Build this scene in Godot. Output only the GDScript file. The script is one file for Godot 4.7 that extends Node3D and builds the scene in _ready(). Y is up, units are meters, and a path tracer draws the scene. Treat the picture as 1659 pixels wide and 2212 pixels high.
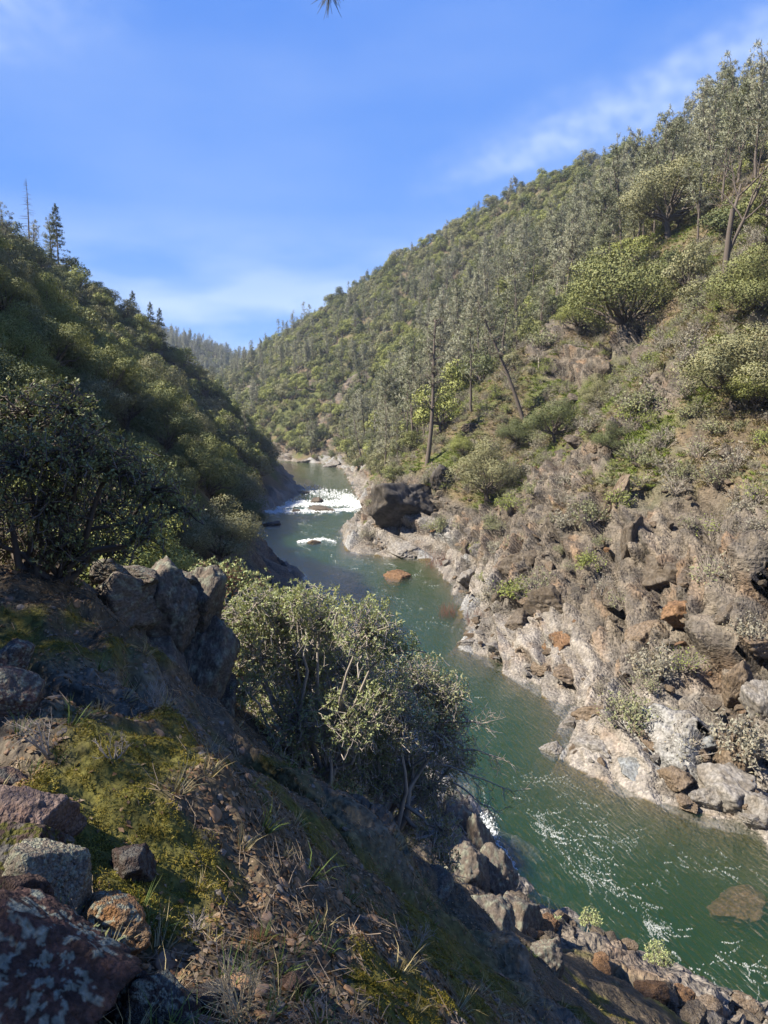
extends Node3D

# ---------------------------------------------------------------- camera numbers
const F := 1579.5          # focal length in units of a 1659 x 2212 picture
const CX := 829.5
const CY := 1106.0
const EYE := 18.0          # metres above the river
const TILT := 7.43
var cp := cos(deg_to_rad(TILT))
var sp := sin(deg_to_rad(TILT))

# river banks as (x, distance ahead)
var LB := PackedVector2Array([Vector2(60, -60), Vector2(26, -10), Vector2(17.6, 10), Vector2(11.8, 19.7), Vector2(5.0, 26.6), Vector2(3.4, 31.7), Vector2(0.5, 45), Vector2(-4.5, 62), Vector2(-9.8, 80), Vector2(-10.4, 84), Vector2(-17, 94), Vector2(-19, 110), Vector2(-23.5, 135), Vector2(-20.5, 160), Vector2(-20, 178), Vector2(-30, 230), Vector2(-43, 290), Vector2(-62, 312), Vector2(-110, 325), Vector2(-300, 330)])
var RBANK := PackedVector2Array([Vector2(70, -55), Vector2(32, 2), Vector2(21.5, 21), Vector2(16.3, 29.6), Vector2(13.3, 31.7), Vector2(9.6, 36.6), Vector2(10.9, 44.5), Vector2(8.4, 50.5), Vector2(6.1, 55.8), Vector2(7.3, 62), Vector2(7.1, 78), Vector2(5.9, 90.7), Vector2(-4.3, 95.5), Vector2(-7.2, 113), Vector2(-4, 142), Vector2(-9, 200), Vector2(-14.5, 255), Vector2(-24, 285), Vector2(-45, 308), Vector2(-75, 335), Vector2(-130, 350), Vector2(-300, 355)])
var RIDGE := PackedVector3Array([Vector3(170, 95, -60), Vector3(150, 98, 0), Vector3(135, 101, 40), Vector3(126, 103, 70), Vector3(123, 104, 85), Vector3(120, 105, 100), Vector3(119, 106, 115), Vector3(118, 107, 125), Vector3(117, 108, 135), Vector3(116, 108, 145), Vector3(115, 105, 160), Vector3(113, 105, 175), Vector3(112, 105, 185), Vector3(111, 105, 200), Vector3(108, 106, 222), Vector3(104, 111, 255), Vector3(98, 116, 285), Vector3(65, 128, 380), Vector3(0, 110, 480), Vector3(-73, 78, 560), Vector3(-130, 56, 650), Vector3(-330, 22, 700)])
var SHELF := PackedFloat32Array([3, 4, 5, 5, 6, 7, 5, 3, 3, 2, 2, 2, 3, 3, 2, 2, 2, 3, 3, 3, 3, 3])

var n_big := FastNoiseLite.new()
var n_mid := FastNoiseLite.new()
var n_fine := FastNoiseLite.new()
var M := {}
var T := {}
var used := {}

# ================================================================= helpers
class MB:
	var v := PackedVector3Array()
	var n := PackedVector3Array()
	var c := PackedColorArray()
	var uv := PackedVector2Array()
	var idx := PackedInt32Array()
	func vert(p: Vector3, nn: Vector3, col: Color) -> int:
		v.append(p); n.append(nn); c.append(col)
		return v.size() - 1
	func tri(a: int, b: int, d: int, nn: Vector3) -> void:
		if (v[d] - v[a]).cross(v[b] - v[a]).dot(nn) < 0.0:
			idx.append(a); idx.append(d); idx.append(b)
		else:
			idx.append(a); idx.append(b); idx.append(d)
	func mesh(into: ArrayMesh = null, mat: Material = null) -> ArrayMesh:
		var arr := []
		arr.resize(Mesh.ARRAY_MAX)
		arr[Mesh.ARRAY_VERTEX] = v
		arr[Mesh.ARRAY_NORMAL] = n
		arr[Mesh.ARRAY_COLOR] = c
		if uv.size() == v.size():
			arr[Mesh.ARRAY_TEX_UV] = uv
		arr[Mesh.ARRAY_INDEX] = idx
		var m := into if into else ArrayMesh.new()
		m.add_surface_from_arrays(Mesh.PRIMITIVE_TRIANGLES, arr)
		if mat:
			m.surface_set_material(m.get_surface_count() - 1, mat)
		return m
	# normals of a grid of rows x cols that has just been filled from vertex `from`
	func grid(from: int, rows: int, cols: int, outward: Vector3, skip: PackedByteArray = PackedByteArray()) -> void:
		for j in rows:
			for i in cols:
				var i0 := maxi(i - 1, 0)
				var i1 := mini(i + 1, cols - 1)
				var j0 := maxi(j - 1, 0)
				var j1 := mini(j + 1, rows - 1)
				var du := v[from + j * cols + i1] - v[from + j * cols + i0]
				var dv := v[from + j1 * cols + i] - v[from + j0 * cols + i]
				var nn := du.cross(dv).normalized()
				if nn.dot(outward) < 0.0:
					nn = -nn
				n[from + j * cols + i] = nn
		var flip := -2
		for j in rows - 1:
			for i in cols - 1:
				var a := from + j * cols + i
				if skip.size() and skip[a - from] and skip[a - from + 1] and skip[a - from + cols] and skip[a - from + cols + 1]:
					continue
				if flip == -2:
					flip = 1 if (v[a + cols] - v[a]).cross(v[a + 1] - v[a]).dot(outward) < 0.0 else 0
				if flip == 1:
					idx.append_array(PackedInt32Array([a, a + cols, a + 1, a + 1, a + cols, a + cols + 1]))
				else:
					idx.append_array(PackedInt32Array([a, a + 1, a + cols, a + 1, a + cols + 1, a + cols]))
	func tube(pts: PackedVector3Array, rad: PackedFloat32Array, sides: int, col: Color) -> void:
		var first := v.size()
		var k := pts.size()
		for j in k:
			var t := (pts[mini(j + 1, k - 1)] - pts[maxi(j - 1, 0)]).normalized()
			var e := t.cross(Vector3(0.13, 0.31, 0.94)).normalized()
			var g := t.cross(e)
			for i in sides:
				var w := TAU * i / sides
				var d := e * cos(w) + g * sin(w)
				vert(pts[j] + d * rad[j], d, col)
		for j in k - 1:
			for i in sides:
				var a := first + j * sides + i
				var b := first + j * sides + (i + 1) % sides
				var nn := n[a]
				tri(a, b, a + sides, nn)
				tri(b, b + sides, a + sides, nn)
	func leaf(p: Vector3, along: Vector3, nn: Vector3, length: float, width: float, shade_normal: Vector3, col: Color) -> void:
		var side := along.cross(nn).normalized() * width * 0.5
		var up := nn * width * 0.16
		var mid := p + along * length * 0.45
		var a := vert(p, shade_normal, col)
		var b := vert(mid + side + up, shade_normal, col)
		var d := vert(p + along * length, shade_normal, col)
		var e := vert(mid - side + up, shade_normal, col)
		tri(a, b, d, shade_normal)
		tri(a, d, e, shade_normal)

func numbered(called: String) -> String:
	var k: int = used.get(called, 0)
	used[called] = k + 1
	return called if k == 0 else "%s_%03d" % [called, k]

func thing(called: String, label: String, category: String, at: Vector3, group := "") -> Node3D:
	var o := Node3D.new()
	o.name = numbered(called)
	add_child(o)
	o.position = at
	o.set_meta("label", label)
	o.set_meta("category", category)
	if group:
		o.set_meta("group", group)
	return o

func part(called: String, m: Mesh, mat: Material, parent: Node) -> MeshInstance3D:
	var o := MeshInstance3D.new()
	o.name = called if parent != self else numbered(called)
	o.mesh = m
	if mat:
		o.material_override = mat
	parent.add_child(o, true)
	return o

func single(called: String, m: Mesh, mat: Material, label: String, category: String, at := Vector3.ZERO, group := "") -> MeshInstance3D:
	var o := part(called, m, mat, self)
	o.position = at
	o.set_meta("label", label)
	o.set_meta("category", category)
	if group:
		o.set_meta("group", group)
	return o

func structure(called: String, m: Mesh, mat: Material, label: String, category: String) -> MeshInstance3D:
	var o := single(called, m, mat, label, category)
	o.set_meta("kind", "structure")
	return o

func stuff(called: String, label: String, category: String) -> Node3D:
	var o := thing(called, label, category, Vector3.ZERO)
	o.set_meta("kind", "stuff")
	return o

func many(called: String, m: Mesh, where: Array, colors: PackedColorArray, parent: Node) -> void:
	if where.is_empty():
		return
	var mm := MultiMesh.new()
	mm.transform_format = MultiMesh.TRANSFORM_3D
	mm.use_colors = colors.size() > 0
	mm.mesh = m
	mm.instance_count = where.size()
	for i in where.size():
		mm.set_instance_transform(i, where[i])
		if colors.size():
			mm.set_instance_color(i, colors[i])
	var o := MultiMeshInstance3D.new()
	o.name = called
	o.multimesh = mm
	parent.add_child(o, true)

func col(r: float, g: float, b: float) -> Color:   # a real-world (linear) base colour
	return Color(r, g, b).linear_to_srgb()

# ---------------------------------------------------------------- pixels to directions
func uvof(px: float, py: float) -> Vector2:
	var a := (px - CX) / F
	var b := (CY - py) / F
	var k := cp + b * sp
	return Vector2(a / k, (b * cp - sp) / k)

func at(px: float, py: float, d: float) -> Vector3:
	var k := uvof(px, py)
	return Vector3(k.x * d, EYE + k.y * d, -d)

func on_water(px: float, py: float, y := 0.0) -> Vector3:
	var k := uvof(px, py)
	var d := (y - EYE) / k.y
	return Vector3(k.x * d, y, -d)

func pixel_of(p: Vector3) -> Vector2:
	var d := -p.z
	var h := p.y - EYE
	var fwd := d * cp - h * sp
	var upv := h * cp + d * sp
	return Vector2(CX + F * p.x / fwd, CY - F * upv / fwd)

func on_left(px: float, py: float, from := 1.2) -> Vector3:
	var k := uvof(px, py)
	var d := from
	while d < 420.0:
		if EYE + k.y * d < ground_left(k.x * d, d):
			break
		d *= 1.006
	return Vector3(k.x * d, ground_left(k.x * d, d), -d)

# ---------------------------------------------------------------- fractured rock
var bl_id := 0.0
var bl_edge := 0.0
func hash2(i: int, j: int, s: int) -> int:
	var h := (i * 374761393 + j * 668265263 + s * 2147483) & 0x7fffffff
	h = ((h ^ (h >> 13)) * 1274126177) & 0x7fffffff
	return h ^ (h >> 16)

func blocks(a: float, b: float, s: int) -> float:
	var ia := floori(a)
	var ib := floori(b)
	var f1 := 9.0
	var f2 := 9.0
	var bh := 0
	var dxb := 0.0
	var dyb := 0.0
	for j in range(ib - 1, ib + 2):
		for i in range(ia - 1, ia + 2):
			var h := hash2(i, j, s)
			var dx := a - i - (h & 255) / 255.0
			var dy := b - j - ((h >> 8) & 255) / 255.0
			var d := dx * dx + dy * dy
			if d < f1:
				f2 = f1
				f1 = d
				bh = h
				dxb = dx
				dyb = dy
			elif d < f2:
				f2 = d
	bl_id = ((bh >> 5) & 1023) / 1023.0
	bl_edge = sqrt(f2) - sqrt(f1)
	var tx := ((bh >> 3) & 127) / 63.5 - 1.0
	var ty := ((bh >> 11) & 127) / 63.5 - 1.0
	var crack := clampf(1.0 - bl_edge / 0.16, 0.0, 1.0)
	return (bl_id - 0.5) + dxb * tx * 0.9 + dyb * ty * 0.9 - crack * crack * 0.45

# ---------------------------------------------------------------- terrain
func left_w(x: float, d: float) -> float:   # metres inland from the left bank (negative over the river)
	var best := 1e9
	var side := 1.0
	for i in LB.size() - 1:
		var ax := LB[i].x
		var ay := LB[i].y
		var ex := LB[i + 1].x - ax
		var ey := LB[i + 1].y - ay
		var t := clampf(((x - ax) * ex + (d - ay) * ey) / (ex * ex + ey * ey), 0.0, 1.0)
		var qx := x - ax - ex * t
		var qy := d - ay - ey * t
		var q := qx * qx + qy * qy
		if q < best:
			best = q
			side = 1.0 if ex * qy - ey * qx > 0.0 else -1.0
	return sqrt(best) * side

const CAP_A: Array[float] = [-200.0, 60.0, 110.0, 160.0, 190.0, 225.0, 251.0, 275.0, 298.0, 330.0, 600.0]
const CAP_H: Array[float] = [74.0, 72.0, 72.0, 62.0, 56.0, 45.0, 36.0, 21.0, 6.0, 3.0, 2.0]
func cap(a: float) -> float:
	for i in CAP_A.size() - 1:
		if a < CAP_A[i + 1]:
			return lerpf(CAP_H[i], CAP_H[i + 1], clampf((a - CAP_A[i]) / (CAP_A[i + 1] - CAP_A[i]), 0.0, 1.0))
	return 2.0

var gl_w := 0.0
func ground_left(x: float, d: float) -> float:
	var w := left_w(x, d)
	gl_w = w
	if w < 0.0:
		return maxf(w * 0.7, -2.6)
	var r2 := x * x + d * d
	var near := exp(-r2 / 500.0)
	var pn := 0.5 * minf(w, 5.0) + 0.8 * clampf(w - 5.0, 0.0, 7.0) + 1.13 * clampf(w - 12.0, 0.0, 7.3) + 0.25 * clampf(w - 19.3, 0.0, 1.5) + 0.78 * maxf(w - 20.8, 0.0)
	var pf := 0.75 * minf(w, 4.0) + 1.0 * maxf(w - 4.0, 0.0)
	var h := lerpf(pf, pn, near)
	var c := cap(0.948 * d - 0.317 * x)
	var k := clampf(c * 0.3, 1.0, 12.0)
	var m := clampf(0.5 + 0.5 * (c - h) / k, 0.0, 1.0)
	h = lerpf(c, h, m) - k * m * (1.0 - m)
	var rough := clampf(w / 12.0, 0.0, 1.0) * clampf(sqrt(r2) / 60.0, 0.0, 1.0)
	return h + n_big.get_noise_2d(x, d) * 7.0 * rough

# right hillside: a surface between bank and ridge
var RLEN := PackedFloat32Array()
func right_at(t: float, w: float) -> Vector3:
	var i := clampi(int(t), 0, RBANK.size() - 2)
	var f := t - i
	var b := RBANK[i].lerp(RBANK[i + 1], f)
	var r := RIDGE[i].lerp(RIDGE[i + 1], f)
	var dir := Vector2(r.x - b.x, r.z - b.y)
	var ln := dir.length()
	dir /= ln
	var sh := lerpf(SHELF[i], SHELF[i + 1], f)
	var h := 0.0
	if w < 0.0:
		h = maxf(w * 0.42, -2.6)
	elif w < sh:
		h = w * 0.42
	elif w <= ln:
		var q := (w - sh) / (ln - sh)
		h = sh * 0.42 + (r.y - sh * 0.42) * q + 4.5 * sin(PI * minf(1.0, q * 1.6)) * (1.0 - q)
	else:
		h = r.y - (w - ln) * 0.6
	var p := Vector3(b.x + dir.x * w, h, -(b.y + dir.y * w))
	var g := clampf((w - sh) / 25.0, 0.0, 1.0)
	p.y += n_big.get_noise_2d(p.x * 1.0 + 400.0, p.z) * 9.0 * g * clampf((ln - w) / 30.0 + 0.3, 0.0, 1.0)
	return p

func right_len(t: float) -> float:
	var i := clampi(int(t), 0, RBANK.size() - 2)
	var f := t - i
	var b := RBANK[i].lerp(RBANK[i + 1], f)
	var r := RIDGE[i].lerp(RIDGE[i + 1], f)
	return Vector2(r.x - b.x, r.z - b.y).length()

var pick_p := PackedVector3Array()
var pick_s := PackedVector2Array()
var pick_tw := PackedVector2Array()
func fill_picks() -> void:
	for i in 260:
		var t := 1.0 + 18.5 * i / 260.0
		var ln := right_len(t)
		for j in 110:
			var w := 0.3 + (ln - 0.3) * pow(j / 110.0, 1.7)
			var p := right_at(t, w)
			if p.z > -8.0:
				continue
			var s := pixel_of(p)
			if s.x > -200 and s.x < 2300 and s.y > -300 and s.y < 2700:
				pick_p.append(p); pick_s.append(s); pick_tw.append(Vector2(t, w))

func on_right(px: float, py: float) -> Vector3:
	var q := Vector2(px, py)
	var best := 1e9
	var k := 0
	for i in pick_s.size():
		var e := pick_s[i].distance_squared_to(q)
		if e < 900.0:   # of the samples close to the pixel, the one in front
			e += -pick_p[i].z * 0.6
		else:
			e += 2000.0
		if e < best:
			best = e
			k = i
	return pick_p[k]

func rock_amount(h: float, d: float, x: float, z: float) -> float:
	var top := lerpf(10.0, 3.5, clampf((d - 55.0) / 130.0, 0.0, 1.0)) + n_mid.get_noise_2d(x * 0.7, z * 0.7) * 7.0
	var low := clampf((top - h) / 3.0 + 0.5, 0.0, 1.0)
	var crag := clampf((n_mid.get_noise_2d(x * 0.55 + 300.0, z * 0.55) - 0.22) * 6.0, 0.0, 1.0) * clampf((46.0 - h) / 12.0, 0.0, 1.0)
	return maxf(low, crag)

var rock_d := 0.0
# shapes one rock point: sets rock_d (metres outward) and returns its colour
func rock_point(a: float, b: float, wet: float, fine: bool) -> Color:
	var wa := a + n_fine.get_noise_2d(a * 0.9, b * 0.9) * 0.45
	var wb := b + n_fine.get_noise_2d(a * 0.9 + 70.0, b * 0.9) * 0.45
	var ra := wa * 0.82 + wb * 0.57
	var rb := -wa * 0.57 + wb * 0.82
	var d1 := blocks(ra * 0.13, rb * 0.38, 3)
	var id1 := bl_id
	var d2 := blocks(ra * 0.42 + d1, rb * 1.15, 7)
	var id2 := bl_id
	rock_d = d1 * 1.5 + d2 * 0.72 * (1.0 - 0.4 * wet)
	var id3 := 0.5
	if fine:
		rock_d += blocks(ra * 1.5, rb * 3.0, 11) * 0.22 * (1.0 - 0.65 * wet)
		id3 = bl_id
		rock_d += n_fine.get_noise_2d(a * 9.0, b * 9.0) * 0.05
	var tone := 0.5 + 0.35 * id1 + 0.35 * id2 + 0.4 * id3
	var base := Color(0.245, 0.205, 0.16)
	var st := n_mid.get_noise_2d(a * 3.0 + 900.0, b * 3.0)
	if st > 0.12 or id2 > 0.86:
		base = base.lerp(Color(0.3, 0.185, 0.105), clampf(maxf((st - 0.2) * 3.0, (id2 - 0.88) * 5.0), 0.0, 0.6))
	var lich := n_fine.get_noise_2d(a * 1.6, b * 1.6 + 40.0)
	base = base.lerp(Color(0.11, 0.098, 0.085), clampf((lich + 0.05) * 2.2 + (id1 - 0.5) * 0.8, 0.0, 0.72) * (1.0 - wet))
	base = base.lerp(Color(0.36, 0.325, 0.285), wet * clampf(0.75 + lich, 0.25, 0.95))
	if id1 > 0.8:
		base = base.lerp(Color(0.36, 0.37, 0.37), wet * 0.6)
	return Color(base.r * tone, base.g * tone, base.b * tone) * 0.98

func soil_color(x: float, z: float) -> Color:
	var k := n_mid.get_noise_2d(x * 2.2, z * 2.2)
	var g := n_mid.get_noise_2d(x * 0.9 + 50.0, z * 0.9)
	var f := n_fine.get_noise_2d(x * 1.3, z * 1.3)
	var c := Color(0.17, 0.13, 0.085)
	c = c.lerp(Color(0.15, 0.17, 0.055), clampf(g * 2.2 + f * 0.8 + 0.6, 0.0, 0.95))
	c = c.lerp(Color(0.27, 0.2, 0.12), clampf(k * 2.0 - 0.1 + f * 0.5, 0.0, 0.8))
	return c

func build_right() -> void:
	var ts := PackedFloat32Array()
	var t := 1.6
	while t < 20.0:
		ts.append(t)
		var i := int(t)
		var seg := RBANK[i].distance_to(RBANK[i + 1])
		var dist := RBANK[i].lerp(RBANK[i + 1], t - i).length()
		t += clampf(dist * 0.0032, 0.13, 2.2) / seg
	var ws := PackedFloat32Array()
	var w := -5.0
	while w < 26.0:
		ws.append(w)
		w += 0.5 if w < -1.0 else 0.14 + maxf(0.0, w) * 0.006
	while w < 60.0:
		ws.append(w)
		w += 0.5
	var fixed := ws.size()
	var rest := 56
	var rows := fixed + rest + 3
	var cols := ts.size()
	var mb := MB.new()
	mb.v.resize(rows * cols); mb.n.resize(rows * cols); mb.c.resize(rows * cols)
	var run := 0.0
	var last := Vector2.ZERO
	for i in cols:
		var tt := ts[i]
		var ln := right_len(tt)
		var seg := int(tt)
		var b2 := RBANK[seg].lerp(RBANK[seg + 1], tt - seg)
		if i > 0:
			run += b2.distance_to(last)
		last = b2
		for j in rows:
			var ww := ws[j] if j < fixed else (60.0 + (ln - 60.0) * pow((j - fixed + 1.0) / rest, 1.15) if j < fixed + rest else ln + (j - fixed - rest + 1) * 9.0)
			var p := right_at(tt, ww)
			var d := -p.z
			var ra := rock_amount(p.y, d, p.x, p.z)
			var c := soil_color(p.x, p.z)
			if ra > 0.01:
				var wet := clampf((3.4 + n_fine.get_noise_2d(run * 0.5, 7.0) * 2.5 - p.y) / 1.6, 0.0, 1.0)
				var rc := rock_point(run, ww * 1.35, wet, d < 130.0)
				c = c.lerp(rc, clampf(ra * 1.6 - 0.2, 0.0, 1.0))
				if p.y < -0.05 + n_fine.get_noise_2d(run, ww) * 0.25:
					c = Color(0.15, 0.115, 0.055)
				var amp := ra * (0.18 + 0.82 * clampf((p.y + 0.3) / 1.6, 0.0, 1.0))
				p += Vector3(-0.62, 0.7, 0.2) * rock_d * amp * clampf(0.9 + d / 220.0, 1.0, 1.6)
			else:
				p.y += n_fine.get_noise_2d(p.x * 1.5, p.z * 1.5) * 0.35
			mb.v[j * cols + i] = p
			mb.c[j * cols + i] = c
	mb.grid(0, rows, cols, Vector3(-0.6, 0.8, 0.1))
	structure("hillside_right", mb.mesh(), M.rock, "steep sunlit canyon side of brown fractured rock and grassy soil", "hillside")

func build_left() -> void:
	# the slope from the viewer's feet out to the far spur, finer where it is close
	for pass_no in 2:
		var rs := PackedFloat32Array()
		var r := 0.35 if pass_no == 0 else 15.0
		var r_end := 15.2 if pass_no == 0 else 520.0
		while r < r_end:
			rs.append(r)
			r *= 1.0095 if pass_no == 0 else 1.012
		rs.append(r_end)
		var az := PackedFloat32Array()
		var a := -180.0 if pass_no == 0 else -150.0
		var a_end := 180.0 if pass_no == 0 else 62.0
		while a < a_end:
			az.append(a)
			var inside := a > -46.0 and a < (48.0 if pass_no == 0 else 40.0)
			a += (0.26 if pass_no == 0 else 0.24) if inside else 4.0
		az.append(a_end)
		var rows := rs.size()
		var cols := az.size()
		var mb := MB.new()
		mb.v.resize(rows * cols); mb.n.resize(rows * cols); mb.c.resize(rows * cols)
		var skip := PackedByteArray()
		skip.resize(rows * cols)
		for i in cols:
			var s := sin(deg_to_rad(az[i]))
			var c0 := cos(deg_to_rad(az[i]))
			for j in rows:
				var x := rs[j] * s
				var d := rs[j] * c0
				mb.v[j * cols + i] = left_surface(x, d)
				mb.c[j * cols + i] = ls_color
				skip[j * cols + i] = 1 if gl_w < -5.0 else 0
		mb.grid(0, rows, cols, Vector3(0.4, 0.9, 0.0), skip)
		if pass_no == 0:
			structure("ground", mb.mesh(), M.soil, "steep shaded slope of dark soil, moss and leaf litter", "slope")
		else:
			structure("hillside_left", mb.mesh(), M.rock, "shaded canyon side under dense oaks with dark rock at the water", "hillside")

var ls_color := Color.WHITE
func left_surface(x: float, d: float) -> Vector3:
	var h := ground_left(x, d)
	var w := gl_w
	var p := Vector3(x, h, -d)
	ls_color = Color(0.1, 0.1, 0.06)
	if w < -6.0:
		return p
	var r := sqrt(x * x + d * d)
	var rk := clampf((7.0 + n_mid.get_noise_2d(x, d) * 5.0 - w) / 2.5, 0.0, 1.0)
	rk = maxf(rk, clampf((n_mid.get_noise_2d(x * 2.6 + 120.0, d * 2.6) - 0.06) * 6.0, 0.0, 0.9) * clampf((w - 5.0) / 4.0, 0.0, 1.0) * clampf((60.0 - r) / 30.0, 0.0, 1.0))
	var c := near_soil(x, d) if r < 40.0 else soil_color(x, d)
	if rk > 0.01:
		var rc := rock_point(d * 0.9 - x * 0.5 + 200.0, w * 1.2 + 31.0, clampf((2.2 - h) / 1.2, 0.0, 1.0) * 0.6, r < 130.0)
		c = c.lerp(rc, rk)
		p += Vector3(0.55, 0.75, 0.15) * rock_d * rk * 0.75 * clampf(r / 6.0 - 0.2, 0.0, 1.0)
	if r < 40.0:
		p.y += n_mid.get_noise_2d(x * 6.0, d * 6.0) * 0.34 * clampf(r / 4.0, 0.15, 1.0) + n_fine.get_noise_2d(x * 5.0, d * 5.0) * 0.12 + n_fine.get_noise_2d(x * 22.0, d * 22.0) * 0.035
	ls_color = c
	return p

func near_soil(x: float, d: float) -> Color:
	var k := n_mid.get_noise_2d(x * 4.0 + 33.0, d * 4.0)
	var f := n_fine.get_noise_2d(x * 6.0, d * 6.0)
	var c := Color(0.17, 0.13, 0.085)
	c = c.lerp(Color(0.21, 0.16, 0.105), clampf(f * 1.6 + 0.2, 0.0, 0.8))
	c = c.lerp(Color(0.16, 0.15, 0.035), clampf(k * 4.5 + f * 2.4 - 0.55, 0.0, 0.92))
	return c

# ================================================================= materials
func noise_tex(freq: float, lo: float, hi: float, seed_no: int, kind := FastNoiseLite.TYPE_SIMPLEX_SMOOTH, size := 512, octaves := 5) -> NoiseTexture2D:
	var f := FastNoiseLite.new()
	f.noise_type = kind
	f.frequency = freq
	f.seed = seed_no
	f.fractal_octaves = octaves
	var t := NoiseTexture2D.new()
	t.width = size
	t.height = size
	t.seamless = true
	t.noise = f
	var g := Gradient.new()
	g.set_color(0, Color(lo, lo, lo))
	g.set_color(1, Color(hi, hi, hi))
	t.color_ramp = g
	return t

func mat(called: String, c: Color, rough: float) -> StandardMaterial3D:
	var m := StandardMaterial3D.new()
	m.resource_name = called
	m.albedo_color = c
	m.roughness = rough
	m.metallic_specular = 0.3
	M[called] = m
	return m

func leaf_mat(called: String, c: Color, back := 0.5, rough := 0.55) -> StandardMaterial3D:
	var m := mat(called, c, rough)
	m.vertex_color_use_as_albedo = true
	m.backlight_enabled = true
	m.backlight = Color(back, back, back * 0.6)
	m.metallic_specular = 0.25
	return m

func materials() -> void:
	var grain := noise_tex(0.03, 0.45, 1.0, 5)
	var relief := noise_tex(0.02, 0.0, 1.0, 9, FastNoiseLite.TYPE_SIMPLEX_SMOOTH, 512, 6)
	T.grain = grain
	var cr := FastNoiseLite.new()
	cr.noise_type = FastNoiseLite.TYPE_CELLULAR
	cr.cellular_return_type = FastNoiseLite.RETURN_DISTANCE2_SUB
	cr.cellular_jitter = 1.0
	cr.frequency = 0.022
	cr.seed = 77
	cr.fractal_octaves = 4
	cr.domain_warp_enabled = true
	cr.domain_warp_amplitude = 12.0
	var crack := NoiseTexture2D.new()
	crack.width = 512
	crack.height = 512
	crack.seamless = true
	crack.noise = cr
	T.relief = relief
	for q in [["rock", 0.3, 16.0, 0.9], ["soil", 0.9, 5.0, 0.95], ["boulder", 0.5, 6.0, 0.85], ["close_rock", 0.7, 1.6, 0.85]]:
		var m := mat(q[0], Color(1, 1, 1), q[3])
		m.vertex_color_use_as_albedo = true
		m.albedo_texture = grain
		m.uv1_triplanar = true
		m.uv1_world_triplanar = q[0] != "boulder" and q[0] != "close_rock"
		m.uv1_scale = Vector3.ONE * q[1]
		m.heightmap_enabled = true
		m.heightmap_texture = crack if q[0] != "soil" else relief
		m.heightmap_scale = q[2]
	mat("bark", col(0.11, 0.09, 0.075), 0.9)

	mat("twig", col(0.27, 0.235, 0.2), 0.9)
	leaf_mat("leaf", Color(1, 1, 1))
	for q in [["oak_0", 0.165, 0.175, 0.07], ["oak_1", 0.11, 0.125, 0.055], ["oak_2", 0.2, 0.195, 0.105], ["oak_3", 0.22, 0.235, 0.075], ["pine_0", 0.235, 0.24, 0.17], ["pine_1", 0.27, 0.27, 0.2], ["pine_2", 0.19, 0.2, 0.13], ["shrub_0", 0.23, 0.215, 0.165], ["shrub_1", 0.2, 0.21, 0.11], ["shrub_2", 0.2, 0.23, 0.06]]:
		leaf_mat(q[0], col(q[1], q[2], q[3]))
	var wtr := mat("water", col(0.011, 0.037, 0.011), 0.05)
	wtr.transparency = BaseMaterial3D.TRANSPARENCY_ALPHA
	wtr.albedo_color.a = 0.2
	wtr.metallic_specular = 0.5
	wtr.heightmap_enabled = true
	wtr.heightmap_texture = noise_tex(0.025, 0.0, 1.0, 21, FastNoiseLite.TYPE_SIMPLEX_SMOOTH, 1024, 5)
	wtr.heightmap_scale = 8.0
	wtr.uv1_scale = Vector3(0.09, 0.16, 1.0)
	mat("red_twig", col(0.2, 0.1, 0.07), 0.8)
	mat("straw", col(0.42, 0.34, 0.22), 0.8)
	mat("needle", col(0.05, 0.055, 0.03), 0.6)
	var pb := mat("pebble", Color(1, 1, 1), 0.9)
	pb.vertex_color_use_as_albedo = true
	mat("foam", col(0.55, 0.57, 0.57), 0.7)
	var tf := mat("thin_foam", col(0.5, 0.53, 0.52), 0.7)
	tf.transparency = BaseMaterial3D.TRANSPARENCY_ALPHA
	tf.albedo_color.a = 0.33

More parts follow.
